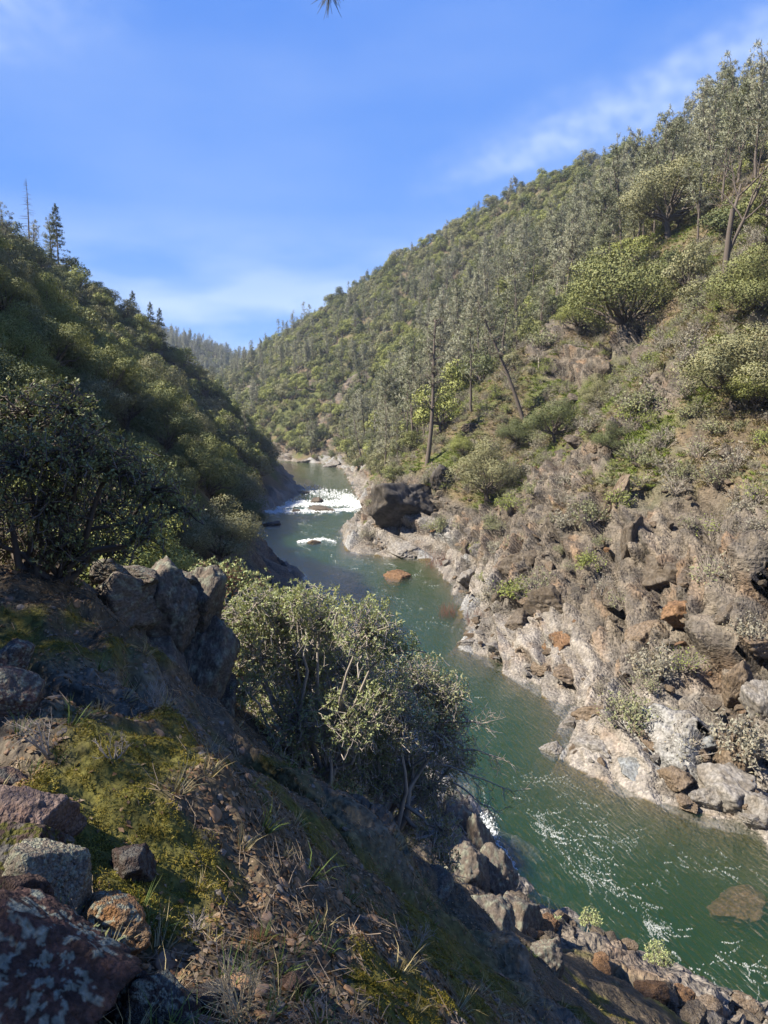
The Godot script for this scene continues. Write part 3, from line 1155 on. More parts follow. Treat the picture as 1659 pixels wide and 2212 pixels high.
func special_trees() -> void:
	var r := RandomNumberGenerator.new()
	r.seed = 91
	# oaks on the sunlit slope: base pixel, width in pixels, tint, label
	for q in [[1335, 750, 290, "oak_0", "broad live oak with a thick rounded crown above dark crags"], [1450, 515, 210, "oak_2", "spreading oak with dark limbs showing, high on the open slope"], [1625, 690, 210, "oak_0", "bushy live oak below the burnt forked snag"], [1585, 880, 270, "oak_2", "wide grey-green oak above the bare soil bank"], [1630, 890, 150, "oak_3", "bright yellow-green oak growing against the wide grey-green oak"], [1200, 960, 150, "oak_1", "round oak at the foot of the leaning pine"], [1110, 960, 90, "oak_1", "dark oak with black trunks beside the leaning pine"], [1050, 1095, 180, "oak_2", "grey-green oak overhanging the dark rock slab"], [1315, 985, 100, "oak_1", "compact dark green oak on the pale crag"], [1000, 985, 66, "oak_3", "small fresh green oak above the dark slab"], [1245, 715, 120, "oak_3", "small light green oak beside the broad rounded oak"], [1290, 880, 90, "oak_2", "low oak tucked under the twin crags"]]:
		var p := on_right(q[0], q[1])
		var o := thing("live_oak", q[4], "tree", p - Vector3(0, 0.2, 0))
		var s: float = q[2] * -p.z / F / 6.4
		o.basis = Basis(Vector3.UP, r.randf() * TAU).scaled(Vector3(s, s * r.randf_range(0.85, 1.0), s))
		var v: Array = KIND.fine_oak[r.randi() % 4]
		part("trunk", v[0], null, o)
		part("crown", v[1], M[q[3]], o)
	# loose shrubs
	for q in [[1100, 1110, 80, "shrub_2", "bright lime-green shrub on the rock below the grey-green oak"], [1270, 1235, 84, "shrub_2", "yellow-green shrub in a gully between brown rocks"], [1390, 900, 130, "shrub_1", "airy pale green shrub beside the pale crag"], [1590, 1030, 120, "shrub_0", "large grey leafless shrub on the grassy shelf"], [1460, 1075, 90, "shrub_0", "grey leafless shrub above the bright grass"], [1440, 960, 90, "shrub_0", "grey tangled shrub above the scree"], [1640, 1160, 110, "shrub_0", "pale bare shrub at the edge of the boulder slope"], [1250, 1110, 70, "shrub_1", "olive shrub on top of the grey fractured buttress"], [1170, 760, 90, "shrub_1", "soft green shrub on the grass above the leaning pine"], [1600, 1230, 80, "shrub_1", "low green shrub among loose brown stones"]]:
		var p := on_right(q[0], q[1])
		var o := thing("shrub", q[4], "shrub", p)
		var s: float = q[2] * -p.z / F / 2.3
		o.basis = Basis(Vector3.UP, r.randf() * TAU).scaled(Vector3(s, s, s))
		var v: Array = KIND.shrub[(r.randi() % 2) + (0 if q[3] == "shrub_0" else 2)]
		part("stems", v[0], null, o)
		part("crown", v[1], M[q[3]], o)
	# willow stems standing in the shallows
	for q in [[945, 1222, 50, "clump of reddish bare willow stems at the foot of the white rock"], [965, 1325, 34, "few reddish willow stems standing out in the green shallows"], [1030, 1345, 40, "reddish bare willow stems in shallow water against the brown cliff"]]:
		var p := on_water(q[0], q[1], 0.0)
		var mb := MB.new()
		var s: float = q[2] * -p.z / F
		for i in 60:
			var b := Vector3(r.randf_range(-0.5, 0.5) * s, -0.35, r.randf_range(-0.5, 0.5) * s)
			var tip := b + Vector3(r.randf_range(-0.3, 0.3), r.randf_range(0.5, 1.0), r.randf_range(-0.3, 0.3)) * s
			limb(mb, r, b, tip, 0.02, 0.008, 0.03, 3, 4)
		single("willow_stems", mb.mesh(), M.red_twig, q[3], "shrub", p)
	# pines with bare trunks: base, top in pixels
	for q in [[1130, 907, 1035, 650, 0.35, "burnt leaning pine with a long bare black trunk"], [918, 1003, 945, 690, 0.5, "tall thin grey pine with a dark straight trunk near the dark slab"], [990, 830, 1000, 700, 0.6, "wispy pale pine with twin dark stems"], [886, 875, 868, 770, 0.45, "short leaning pine with a dark trunk among grey pines"], [1625, 345, 1612, 165, 0.7, "tall grey pine standing above the skyline of the sunlit slope"], [1490, 372, 1488, 285, 0.5, "slim pine rising out of grey scrub"], [773, 965, 772, 850, 0.6, "thin pine close to the water in the valley bend"]]:
		var p := on_right(q[0], q[1])
		var top := at(q[2], q[3], -p.z)
		var o := thing("grey_pine", q[5], "tree", p)
		var ln := p.distance_to(top)
		var wood := MB.new()
		var green := MB.new()
		var bend: Vector3 = (top - p)
		var pts := PackedVector3Array()
		var rad := PackedFloat32Array()
		for i in 9:
			var f := i / 8.0
			pts.append(bend * f + Vector3(sin(f * 5.0) * 0.012 * ln, 0, 0) + Vector3(0, -0.5, 0) * (1.0 - f))
			rad.append(lerpf(ln * 0.018, ln * 0.005, f))
		wood.tube(pts, rad, 7, Color.WHITE)
		for b in int(60 * q[4]) + 30:
			var f := r.randf_range(0.38, 1.0)
			var root := pts[clampi(int(f * 8.0), 0, 8)].lerp(pts[clampi(int(f * 8.0) + 1, 0, 8)], fmod(f * 8.0, 1.0))
			var dv := rdir(r)
			dv.y = absf(dv.y) * 0.5 + 0.2
			var tip := root + dv.normalized() * ln * lerpf(0.17, 0.05, f) * r.randf_range(0.6, 1.2)
			limb(wood, r, root, tip, ln * 0.0045, ln * 0.001, 0.07, 4, 5)
			for fk in 3:
				var m2 := root.lerp(tip, r.randf_range(0.4, 0.9))
				limb(wood, r, m2, m2 + (dv + rdir(r) * 0.9).normalized() * ln * 0.035, ln * 0.0016, ln * 0.0005, 0.06, 3, 3)
			if r.randf() > q[4] + 0.15:
				continue
			for k in 9:
				var c := root.lerp(tip, r.randf_range(0.4, 1.05)) + rdir(r) * 0.2
				for n in 7:
					var nd := (rdir(r) + dv * 0.5 + Vector3(0, 0.3, 0)).normalized()
					var nn := (rdir(r) + dv * 0.5 + Vector3(0, 0.5, 0)).normalized()
					green.leaf(c, nd, nd.cross(rdir(r)).normalized(), r.randf_range(0.25, 0.42), 0.06, nn, tone(r, 0.75, 1.25))
		part("trunk", wood.mesh(), M.bark, o)
		part("crown", green.mesh(), M.pine_1, o)
	# snags
	for q in [[1562, 650, 360, true, 401, "dead burnt snag with black forking limbs on the open slope"], [1655, 490, 130, false, 402, "pale dead trunk leaning beside the burnt snag"], [1160, 800, 70, false, 403, "small grey leafless tree on the grass above the leaning pine"], [1110, 640, 110, true, 404, "dark leafless tree among the wispy pines"], [1215, 1040, 70, false, 405, "silvery bare tree over the fractured buttress"]]:
		var p := on_right(q[0], q[1])
		var h: float = q[2] * -p.z / F
		single("dead_tree", make_bare(q[4], h, q[3]), null, q[5], "tree", p)
	# conifers on the shaded ridge
	for q in [[62, 500, 385, 0, "bare dead conifer on the ridge of the shaded slope"], [125, 560, 440, 1, "full dark conifer on the ridge of the shaded slope"], [287, 668, 628, 1, "small conifer on the shaded ridge above the valley gap"], [325, 690, 652, 1, "smallest conifer on the shaded ridge"], [345, 700, 665, 1, "slim conifer at the low end of the shaded ridge"]]:
		var d := 172.0 if q[0] < 200 else 225.0
		var k := uvof(q[0], q[1])
		var y := ground_left(k.x * d, d)
		var top := at(q[0], q[2], d)
		var o := thing("conifer", q[4], "tree", Vector3(k.x * d, y, -d))
		var s := (top.y - y) / 14.0
		o.basis = Basis().scaled(Vector3(minf(s, 1.35), s, minf(s, 1.35)))
		part("trunk", KIND.conifer[q[3]][0], null, o)
		if q[3] == 1:
			part("crown", KIND.conifer[1][1], M.oak_1, o)
	# trees of the near spur and the bank below it
	for q in [[478, 1232, 200, "oak_2", "small sunlit oak with a dark trunk above the shaded river rocks"], [395, 1215, 150, "oak_2", "pale rounded oak beside the sunlit oak with the dark trunk"], [478, 1090, 84, "oak_3", "bright yellow-green sunlit tree against the dark slope"], [300, 1150, 170, "oak_0", "oak in half shade behind the rock outcrop"], [390, 1010, 120, "oak_2", "rounded sunlit oak on the shaded spur"], [230, 900, 190, "oak_0", "large sunlit oak on the near spur"], [110, 830, 200, "oak_0", "broad sunlit oak at the top of the near spur"], [330, 900, 160, "oak_2", "pale sunlit oak on the edge of the near spur"]]:
		var p := on_left(q[0], q[1], 14.0)
		var o := thing("live_oak", q[3 + 1], "tree", p - Vector3(0, 0.2, 0))
		var s: float = q[2] * -p.z / F / 6.2
		o.basis = Basis(Vector3.UP, r.randf() * TAU).scaled(Vector3(s, s, s))
		var v: Array = KIND.fine_oak[r.randi() % 4]
		part("trunk", v[0], null, o)
		part("crown", v[1], M[q[3]], o)
		print("spur tree ", p, " scale ", s)

# ================================================================= rocks
var ICO := {}
func ico(sub: int) -> Array:
	if ICO.has(sub):
		return ICO[sub]
	var t := (1.0 + sqrt(5.0)) / 2.0
	var v := PackedVector3Array()
	for q in [[-1, t, 0], [1, t, 0], [-1, -t, 0], [1, -t, 0], [0, -1, t], [0, 1, t], [0, -1, -t], [0, 1, -t], [t, 0, -1], [t, 0, 1], [-t, 0, -1], [-t, 0, 1]]:
		v.append(Vector3(q[0], q[1], q[2]).normalized())
	var f := PackedInt32Array([0, 11, 5, 0, 5, 1, 0, 1, 7, 0, 7, 10, 0, 10, 11, 1, 5, 9, 5, 11, 4, 11, 10, 2, 10, 7, 6, 7, 1, 8, 3, 9, 4, 3, 4, 2, 3, 2, 6, 3, 6, 8, 3, 8, 9, 4, 9, 5, 2, 4, 11, 6, 2, 10, 8, 6, 7, 9, 8, 1])
	for s in sub:
		var mid := {}
		var g := PackedInt32Array()
		for i in range(0, f.size(), 3):
			var m := [0, 0, 0]
			for e in 3:
				var a := f[i + e]
				var b := f[i + (e + 1) % 3]
				var key := Vector2i(mini(a, b), maxi(a, b))
				if not mid.has(key):
					mid[key] = v.size()
					v.append(((v[a] + v[b]) * 0.5).normalized())
				m[e] = mid[key]
			g.append_array(PackedInt32Array([f[i], m[0], m[2], f[i + 1], m[1], m[0], f[i + 2], m[2], m[1], m[0], m[1], m[2]]))
		f = g
	ICO[sub] = [v, f]
	return ICO[sub]

# a stone cut by planes; colours: [base, second, lichen]; lichen 0..1
func stone(seed_no: int, sub: int, planes: int, size: Vector3, colors: Array, lichen: float, rough := 0.05) -> ArrayMesh:
	var r := RandomNumberGenerator.new()
	r.seed = seed_no
	var pn := PackedVector3Array()
	var po := PackedFloat32Array()
	for i in planes:
		pn.append(rdir(r))
		po.append(r.randf_range(0.5, 0.95))
	var src := ico(sub)
	var nz := FastNoiseLite.new()
	nz.seed = seed_no
	nz.frequency = 1.1
	nz.fractal_octaves = 4
	var mb := MB.new()
	for dv: Vector3 in src[0]:
		var rad := 1.15
		for i in planes:
			var c := dv.dot(pn[i])
			if c > 0.05:
				rad = minf(rad, po[i] / c)
		rad *= 1.0 + nz.get_noise_3dv(dv * 2.5) * rough * 2.0 + nz.get_noise_3dv(dv * 9.0) * rough * 0.6
		var k := clampf(nz.get_noise_3dv(dv * 1.6 + Vector3(9, 0, 0)) * 1.8 + 0.5, 0.0, 1.0)
		var c2: Color = colors[0].lerp(colors[1], k)
		if lichen > 0.0:
			var l := nz.get_noise_3dv(dv * 3.2 + Vector3(0, 20, 0)) + 0.18 * nz.get_noise_3dv(dv * 14.0) + dv.y * 0.12
			if l > 0.32 - lichen * 0.5:
				c2 = colors[2]
		mb.vert(dv * rad * size, dv, c2 * (0.85 + 0.3 * clampf(nz.get_noise_3dv(dv * 7.0) + 0.5, 0.0, 1.0)))
	var f: PackedInt32Array = src[1]
	var acc := PackedVector3Array()
	acc.resize(mb.v.size())
	for i in range(0, f.size(), 3):
		var a := mb.v[f[i]]
		var nn := (mb.v[f[i + 1]] - a).cross(mb.v[f[i + 2]] - a)
		if nn.dot(a) < 0.0:
			nn = -nn
		for e in 3:
			acc[f[i + e]] += nn
		mb.tri(f[i], f[i + 1], f[i + 2], nn)
	for i in acc.size():
		mb.n[i] = acc[i].normalized()
	return mb.mesh()

func boulders() -> void:
	var r := RandomNumberGenerator.new()
	r.seed = 55
	var kinds := []
	var W := Color(0.62, 0.6, 0.58)
	for i in 12:
		kinds.append(stone(500 + i, 4, 12 + i % 6, Vector3(1.0, r.randf_range(0.6, 0.85), r.randf_range(0.7, 1.0)), [Color(1, 1, 1), Color(0.72, 0.68, 0.62), W], 0.0, 0.07))
	for q in [["stone_pale", 0.328, 0.303, 0.275], ["stone_tan", 0.271, 0.209, 0.152], ["stone_brown", 0.180, 0.148, 0.115], ["stone_rust", 0.295, 0.176, 0.098], ["stone_dark", 0.14, 0.125, 0.11], ["stone_blue", 0.31, 0.325, 0.33]]:
		var m: StandardMaterial3D = M.boulder.duplicate()
		m.resource_name = q[0]
		m.albedo_color = col(q[1], q[2], q[3])
		M[q[0]] = m
	# boulders one can pick out: pixel, width and height in pixels, colour, turn, label
	for q in [[1187, 1600, 72, 52, "stone_pale", "lone pale boulder standing in the water off the sunlit bank"], [1285, 1608, 150, 80, "stone_pale", "long whitish boulder lying at the water's edge"], [1300, 1535, 110, 66, "stone_tan", "rounded tan boulder behind the long whitish boulder"], [1385, 1655, 130, 50, "stone_blue", "blue-grey ledge of rock dipping into the water"], [1500, 1600, 150, 60, "stone_blue", "blue-grey rock band above the water's edge"], [1592, 1475, 90, 120, "stone_tan", "upright tan boulder beside the tall white rock"], [1645, 1510, 100, 170, "stone_pale", "tall white rock at the end of the sunlit bank"], [1460, 1680, 110, 60, "stone_tan", "low tan boulder at the water below the blue-grey rock"], [1525, 1725, 80, 80, "stone_pale", "pale boulder half in the water below the tall white rock"], [1567, 1700, 150, 120, "stone_pale", "squarish pale rock filling the gap at the end of the bank"], [1625, 1740, 120, 130, "stone_pale", "big pale block standing in the water at the end of the bank"], [1480, 1735, 60, 40, "stone_tan", "small tan boulder in the water between pale boulders"], [1580, 1630, 130, 120, "stone_tan", "smooth pinkish tan slab between the blue-grey rock and the big pale block"], [1400, 1580, 130, 70, "stone_tan", "broad smooth tan slab above the long whitish boulder"], [1070, 1395, 90, 50, "stone_pale", "pale boulder at the tip of the rocky point"], [1010, 1390, 60, 30, "stone_pale", "flat pale rock at the very tip of the rocky point"], [1130, 1400, 70, 50, "stone_tan", "tan boulder beside the pale boulder of the rocky point"], [1205, 1395, 90, 70, "stone_rust", "rusty tan boulder in the heap below the brown cliff"], [1175, 1440, 60, 40, "stone_tan", "tan boulder at the water below the rusty boulder"], [1230, 1450, 120, 50, "stone_tan", "long tan slab at the water's edge below the heap"], [1180, 1290, 120, 90, "stone_brown", "massive brown block of the cliff above the rocky point"], [1085, 1290, 100, 110, "stone_brown", "massive brown block at the corner of the cliff"], [1130, 1215, 90, 80, "stone_brown", "brown block on top of the cliff corner"], [1115, 1340, 110, 60, "stone_brown", "brown block at the foot of the cliff corner"], [1010, 1245, 90, 50, "stone_pale", "whitish rock shelf at the mouth of the small inlet"], [1040, 1190, 60, 60, "stone_pale", "pale squarish block above the whitish shelf"], [1010, 1200, 40, 60, "stone_brown", "narrow brown block beside the pale squarish block"], [1330, 1290, 70, 60, "stone_brown", "brown boulder in the gully below the yellow-green shrub"], [1440, 1230, 120, 110, "stone_brown", "large lichen-brown boulder high in the boulder slope"], [1390, 1370, 110, 90, "stone_tan", "angular tan boulder beside the small pine"], [1480, 1330, 120, 110, "stone_rust", "orange-stained boulder in the middle of the boulder slope"], [1570, 1330, 110, 90, "stone_brown", "grey-brown boulder above the orange-stained one"], [1640, 1380, 90, 60, "stone_tan", "tan boulder at the edge of the boulder slope"], [760, 1145, 70, 50, "stone_pale", "white rock at the water across from the midstream rock"], [860, 1185, 110, 34, "stone_pale", "low pale rocks at the foot of the dark slab"], [720, 1010, 60, 26, "stone_pale", "whitish rock in the far bend of the river"], [660, 998, 50, 14, "stone_pale", "row of pale stones at the far end of the river"], [830, 1130, 60, 30, "stone_tan", "tan rock under the dark slab"]]:
		var p := on_right(q[0], q[1])
		if q[1] > 1560 and q[0] < 1200:
			p = on_water(q[0], q[1] + 20)
		var o := single("boulder", kinds[r.randi() % 12], M[q[4]], q[5], "boulder", p)
		var k := -p.z / F * 0.5
		o.basis = Basis.from_euler(Vector3(r.randf_range(-0.25, 0.25), r.randf() * TAU, r.randf_range(-0.25, 0.25))).scaled_local(Vector3(q[2] * k * 1.05, q[3] * k * 1.25, q[2] * k * 0.8))
		o.position += Vector3(0.12, -0.1, 0.0) * q[3] * k
	# the dark slab and crags
	for q in [[885, 1090, 165, 150, "stone_dark", "big dark slab of rock tilting over the pale river rocks"], [955, 1045, 60, 90, "stone_dark", "dark rock leaning against the big dark slab"], [1310, 815, 60, 80, "stone_brown", "dark crag with a shaded face on the grassy slope"], [1388, 790, 70, 80, "stone_brown", "second dark crag with bright edges on the grassy slope"], [1240, 860, 50, 44, "stone_brown", "small dark crag below the twin crags"], [1025, 930, 46, 30, "stone_brown", "small low crag above the dark slab"], [1250, 960, 60, 60, "stone_brown", "pointed brown crag beside the compact dark oak"], [1290, 975, 40, 40, "stone_tan", "small pale crag beside the pointed brown crag"], [1320, 1090, 60, 130, "stone_tan", "tall buff pillar of fractured rock"], [1370, 1180, 70, 130, "stone_brown", "leaning brown pillar of rock below the buff pillar"]]:
		var p := on_right(q[0], q[1])
		var o := single("crag", kinds[r.randi() % 12], M[q[4]], q[5], "rock", p)
		var k := -p.z / F * 0.5
		o.basis = Basis.from_euler(Vector3(r.randf_range(-0.3, 0.3), r.randf() * TAU, r.randf_range(-0.3, 0.3))).scaled_local(Vector3(q[2] * k * 1.15, q[3] * k * 1.25, q[2] * k))
	# rocks standing in the river
	for q in [[858, 1237, 66, 22, "stone_rust", "flat orange-tan rock standing alone in the green pool"], [680, 1166, 30, 14, "stone_tan", "small rock with a white wake in midstream"], [680, 1078, 46, 16, "stone_brown", "dark rock at the head of the white rapids"], [695, 1094, 72, 18, "stone_brown", "long dark rock in the middle of the white rapids"], [640, 1101, 26, 10, "stone_brown", "small dark rock in the white rapids"], [655, 1060, 40, 10, "stone_brown", "low rock off the shaded bank above the rapids"], [590, 1126, 60, 16, "stone_dark", "low dark rock off the shaded bank below the rapids"], [600, 1222, 130, 80, "stone_dark", "dark shaded rock hump jutting from the oak bank into the pool"], [590, 1262, 70, 40, "stone_dark", "shaded broken rocks beside the dark hump"]]:
		var p := on_water(q[0], q[1] + q[3] * 0.4)
		var o := single("river_rock", kinds[r.randi() % 12], M[q[4]], q[5], "rock", p - Vector3(0, 0.1, 0))
		var k := -p.z / F * 0.5
		o.basis = Basis(Vector3.UP, r.randf() * TAU).scaled_local(Vector3(q[2] * k * 1.1, q[3] * k * 1.7, q[2] * k))
	var sub := on_water(1590, 1965, -0.75)
	var so := single("sunken_rock", kinds[4], M.stone_rust, "orange-brown rock lying just under the green water", "rock", sub)
	so.basis = Basis(Vector3.UP, 0.6).scaled_local(Vector3(1.7, 1.0, 1.3))
	# loose boulders strewn over the lower sunlit slope
	var mats := ["stone_tan", "stone_brown", "stone_brown", "stone_rust", "stone_tan", "stone_pale"]
	var names := {"stone_tan": "loose tan stone in the boulder slope above the river", "stone_brown": "loose brown stone in the boulder slope above the river", "stone_rust": "loose rusty stone in the boulder slope above the river", "stone_pale": "loose pale stone close to the water on the sunlit bank"}
	var n := 0
	while n < 260:
		var t := r.randf_range(2.6, 12.0)
		var w := 20.0 * pow(r.randf(), 1.5) + 0.4
		var p := right_at(t, w)
		var px := pixel_of(p)
		if px.x > 1700 or px.x < 600 or px.y > 2000:
			continue
		n += 1
		var mm: String = mats[r.randi() % 5] if p.y > 2.0 else ["stone_pale", "stone_tan"][r.randi() % 2]
		var s := r.randf_range(0.14, 0.42) * (1.5 if r.randf() < 0.2 else 0.9)
		var o := single("loose_stone", kinds[r.randi() % 12], M[mm], "%s %s stone lying %s" % ["small" if s < 0.3 else "larger", {"stone_tan": "tan", "stone_brown": "brown", "stone_rust": "rusty", "stone_pale": "pale"}[mm], place_words(p, "right")], "stone", p + Vector3(0, 0.2, 0), "loose stones " + place_words(p, "right"))
		o.basis = Basis.from_euler(Vector3(r.randf_range(-0.5, 0.5), r.randf() * TAU, r.randf_range(-0.5, 0.5))).scaled_local(Vector3(s * r.randf_range(0.9, 1.6), s * 0.85, s))
	# stones on the near bank
	for i in 60:
		var px := Vector2(r.randf_range(1080, 1750), 0)
		px.y = 1915 + (px.x - 1100) * 0.52 + r.randf_range(0, 130)
		var p := on_left(px.x, px.y, 8.0)
		if gl_w > 9.0 or gl_w < 0.0:
			continue
		var mm: String = ["stone_tan", "stone_brown", "stone_rust", "stone_brown"][r.randi() % 4]
		var s := r.randf_range(0.15, 0.5)
		var o := single("bank_stone", kinds[r.randi() % 12], M[mm], "%s %s stone on the rocky bank %s the shaded slope" % ["small" if s < 0.25 else ("middling" if s < 0.38 else "larger"), {"stone_tan": "tan", "stone_brown": "brown", "stone_rust": "rusty"}[mm], "at the water below" if gl_w < 3.0 else "close under"], "stone", p + Vector3(0, 0.15, 0), names[mm].replace("stone", "stones") + " on the near bank")
		o.basis = Basis.from_euler(Vector3(r.randf_range(-0.5, 0.5), r.randf() * TAU, 0)).scaled_local(Vector3(s * 1.3, s * 0.8, s))
	# the rock face that drops to the water below the bushes
	var face := on_left(1030, 1880, 6.0)
	var o3 := thing("rock_buttress", "steep broken rock face dropping from the mossy slope to the water", "rock", face)
	for q in [[985, 1800, 60, 80], [1035, 1850, 60, 90], [1075, 1920, 55, 80], [1000, 1900, 70, 90], [1120, 2000, 60, 80], [1060, 2000, 70, 80], [1180, 2080, 60, 70], [940, 1960, 60, 70]]:
		var p := on_left(q[0], q[1], 6.0)
		var b := part("block", stone(740 + int(q[0]), 4, 20, Vector3(1.2, 1.15, 1.1), [Color(0.17, 0.145, 0.12), Color(0.2, 0.16, 0.125), Color(0.26, 0.26, 0.2)], 0.12, 0.07), M.close_rock, o3)
		b.position = p - face
		var k: float = -p.z / F
		b.basis = Basis.from_euler(Vector3(r.randf_range(-0.2, 0.2), r.randf() * TAU, r.randf_range(-0.2, 0.2))).scaled_local(Vector3(q[2], q[3], q[2]) * k)
	# the dark outcrop on the near slope: stacked broken blocks
	var base := at(330, 1430, 7.7)
	var o2 := thing("rock_outcrop", "dark shaded rock outcrop with a flat broken top on the near slope", "rock", base)
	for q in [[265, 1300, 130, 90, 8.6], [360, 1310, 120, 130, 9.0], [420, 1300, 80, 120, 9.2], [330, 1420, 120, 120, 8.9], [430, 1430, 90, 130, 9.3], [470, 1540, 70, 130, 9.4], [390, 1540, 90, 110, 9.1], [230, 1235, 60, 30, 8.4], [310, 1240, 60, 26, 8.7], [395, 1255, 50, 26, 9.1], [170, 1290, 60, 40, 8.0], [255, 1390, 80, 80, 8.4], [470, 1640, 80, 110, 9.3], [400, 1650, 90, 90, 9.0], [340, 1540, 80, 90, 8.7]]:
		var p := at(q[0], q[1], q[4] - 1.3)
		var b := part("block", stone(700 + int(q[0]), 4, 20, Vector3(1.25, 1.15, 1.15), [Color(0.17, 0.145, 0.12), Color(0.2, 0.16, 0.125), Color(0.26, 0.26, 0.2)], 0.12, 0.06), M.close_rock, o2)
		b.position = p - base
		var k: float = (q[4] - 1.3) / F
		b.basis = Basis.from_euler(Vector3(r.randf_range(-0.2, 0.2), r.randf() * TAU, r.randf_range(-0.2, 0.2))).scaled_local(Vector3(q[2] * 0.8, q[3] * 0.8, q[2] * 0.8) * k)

# ================================================================= plants close by
# a shrub from a base to clumps given as pixels and a distance
func clump_plant(called: String, label: String, base: Vector3, clumps: Array, dist: float, deep: float, twigs: float, leaves: int, size: Vector2, leafm: Material, woodm: Material, seed_no: int, thick := 0.05, up := 0.5, extra: Array = []) -> Node3D:
	var r := RandomNumberGenerator.new()
	r.seed = seed_no
	var o := thing(called, label, "shrub" if called != "oak_tree" else "tree", base)
	var wood := MB.new()
	var green := MB.new()
	var hub := Vector3.ZERO
	for q in clumps:
		hub += at(q[0], q[1], dist)
	hub = (hub / clumps.size()).lerp(base, 0.55)
	for q in clumps:
		var d := dist + r.randf_range(-deep, deep)
		var c := at(q[0], q[1], d) - base
		var rad: float = q[2] * d / F
		var fork := (hub - base) + rdir(r) * 0.2
		limb(wood, r, Vector3(r.randf_range(-0.15, 0.15), -0.2, r.randf_range(-0.15, 0.15)), fork, thick, thick * 0.6, 0.05, 6, 5)
		limb(wood, r, fork, c, thick * 0.6, thick * 0.22, 0.07, 5, 6)
		var n := int(twigs * rad * rad * 330.0)
		for i in n:
			var dv := rdir(r)
			dv.y = dv.y * 0.85 + up * 0.3
			var e := c + dv * rad * pow(r.randf(), 0.4) * 1.12
			var s := e - (dv * 0.55 + rdir(r) + Vector3(0, 0.5, 0)).normalized() * rad * r.randf_range(0.35, 0.7)
			if r.randf() < 0.25:
				limb(wood, r, c + rdir(r) * rad * 0.15, s, thick * 0.2, thick * 0.1, 0.08, 3, 4)
			limb(wood, r, s, e, thick * 0.12, 0.0022, 0.08, 3, 4)
			var tdir := (e - s).normalized()
			for k in leaves:
				var f := 1.0 - pow(r.randf(), 1.6) * 0.55
				var p := s.lerp(e, f) + rdir(r) * 0.012
				var al := (tdir * 0.7 + rdir(r) + Vector3(0, 0.25, 0)).normalized()
				var nn := (rdir(r) * 0.9 + Vector3(0, 0.8, 0)).normalized()
				nn = (nn - al * nn.dot(al)).normalized()
				green.leaf(p, al, nn, size.x * r.randf_range(0.65, 1.25), size.y * r.randf_range(0.7, 1.2), nn, tone(r, 0.6, 1.4))
	for q in extra:    # bare branches: from pixel, to pixel
		var s := at(q[0], q[1], dist) - base
		var e := at(q[2], q[3], dist + r.randf_range(-0.4, 0.2)) - base
		limb(wood, r, s, e, 0.014, 0.004, 0.04, 4, 6)
		for i in 16:
			var m := s.lerp(e, r.randf_range(0.3, 1.0))
			var x := m + ((e - s).normalized() * 0.6 + rdir(r)) * 0.18
			limb(wood, r, m, x, 0.005, 0.002, 0.06, 3, 4)
			for k in 3:
				limb(wood, r, m.lerp(x, r.randf_range(0.4, 1.0)), x + rdir(r) * 0.1, 0.003, 0.0015, 0.06, 3, 3)
	part("branches", wood.mesh(), woodm, o)
	part("leaves", green.mesh(), leafm, o)
	print(called, " leaves ", green.v.size() / 4)
	return o

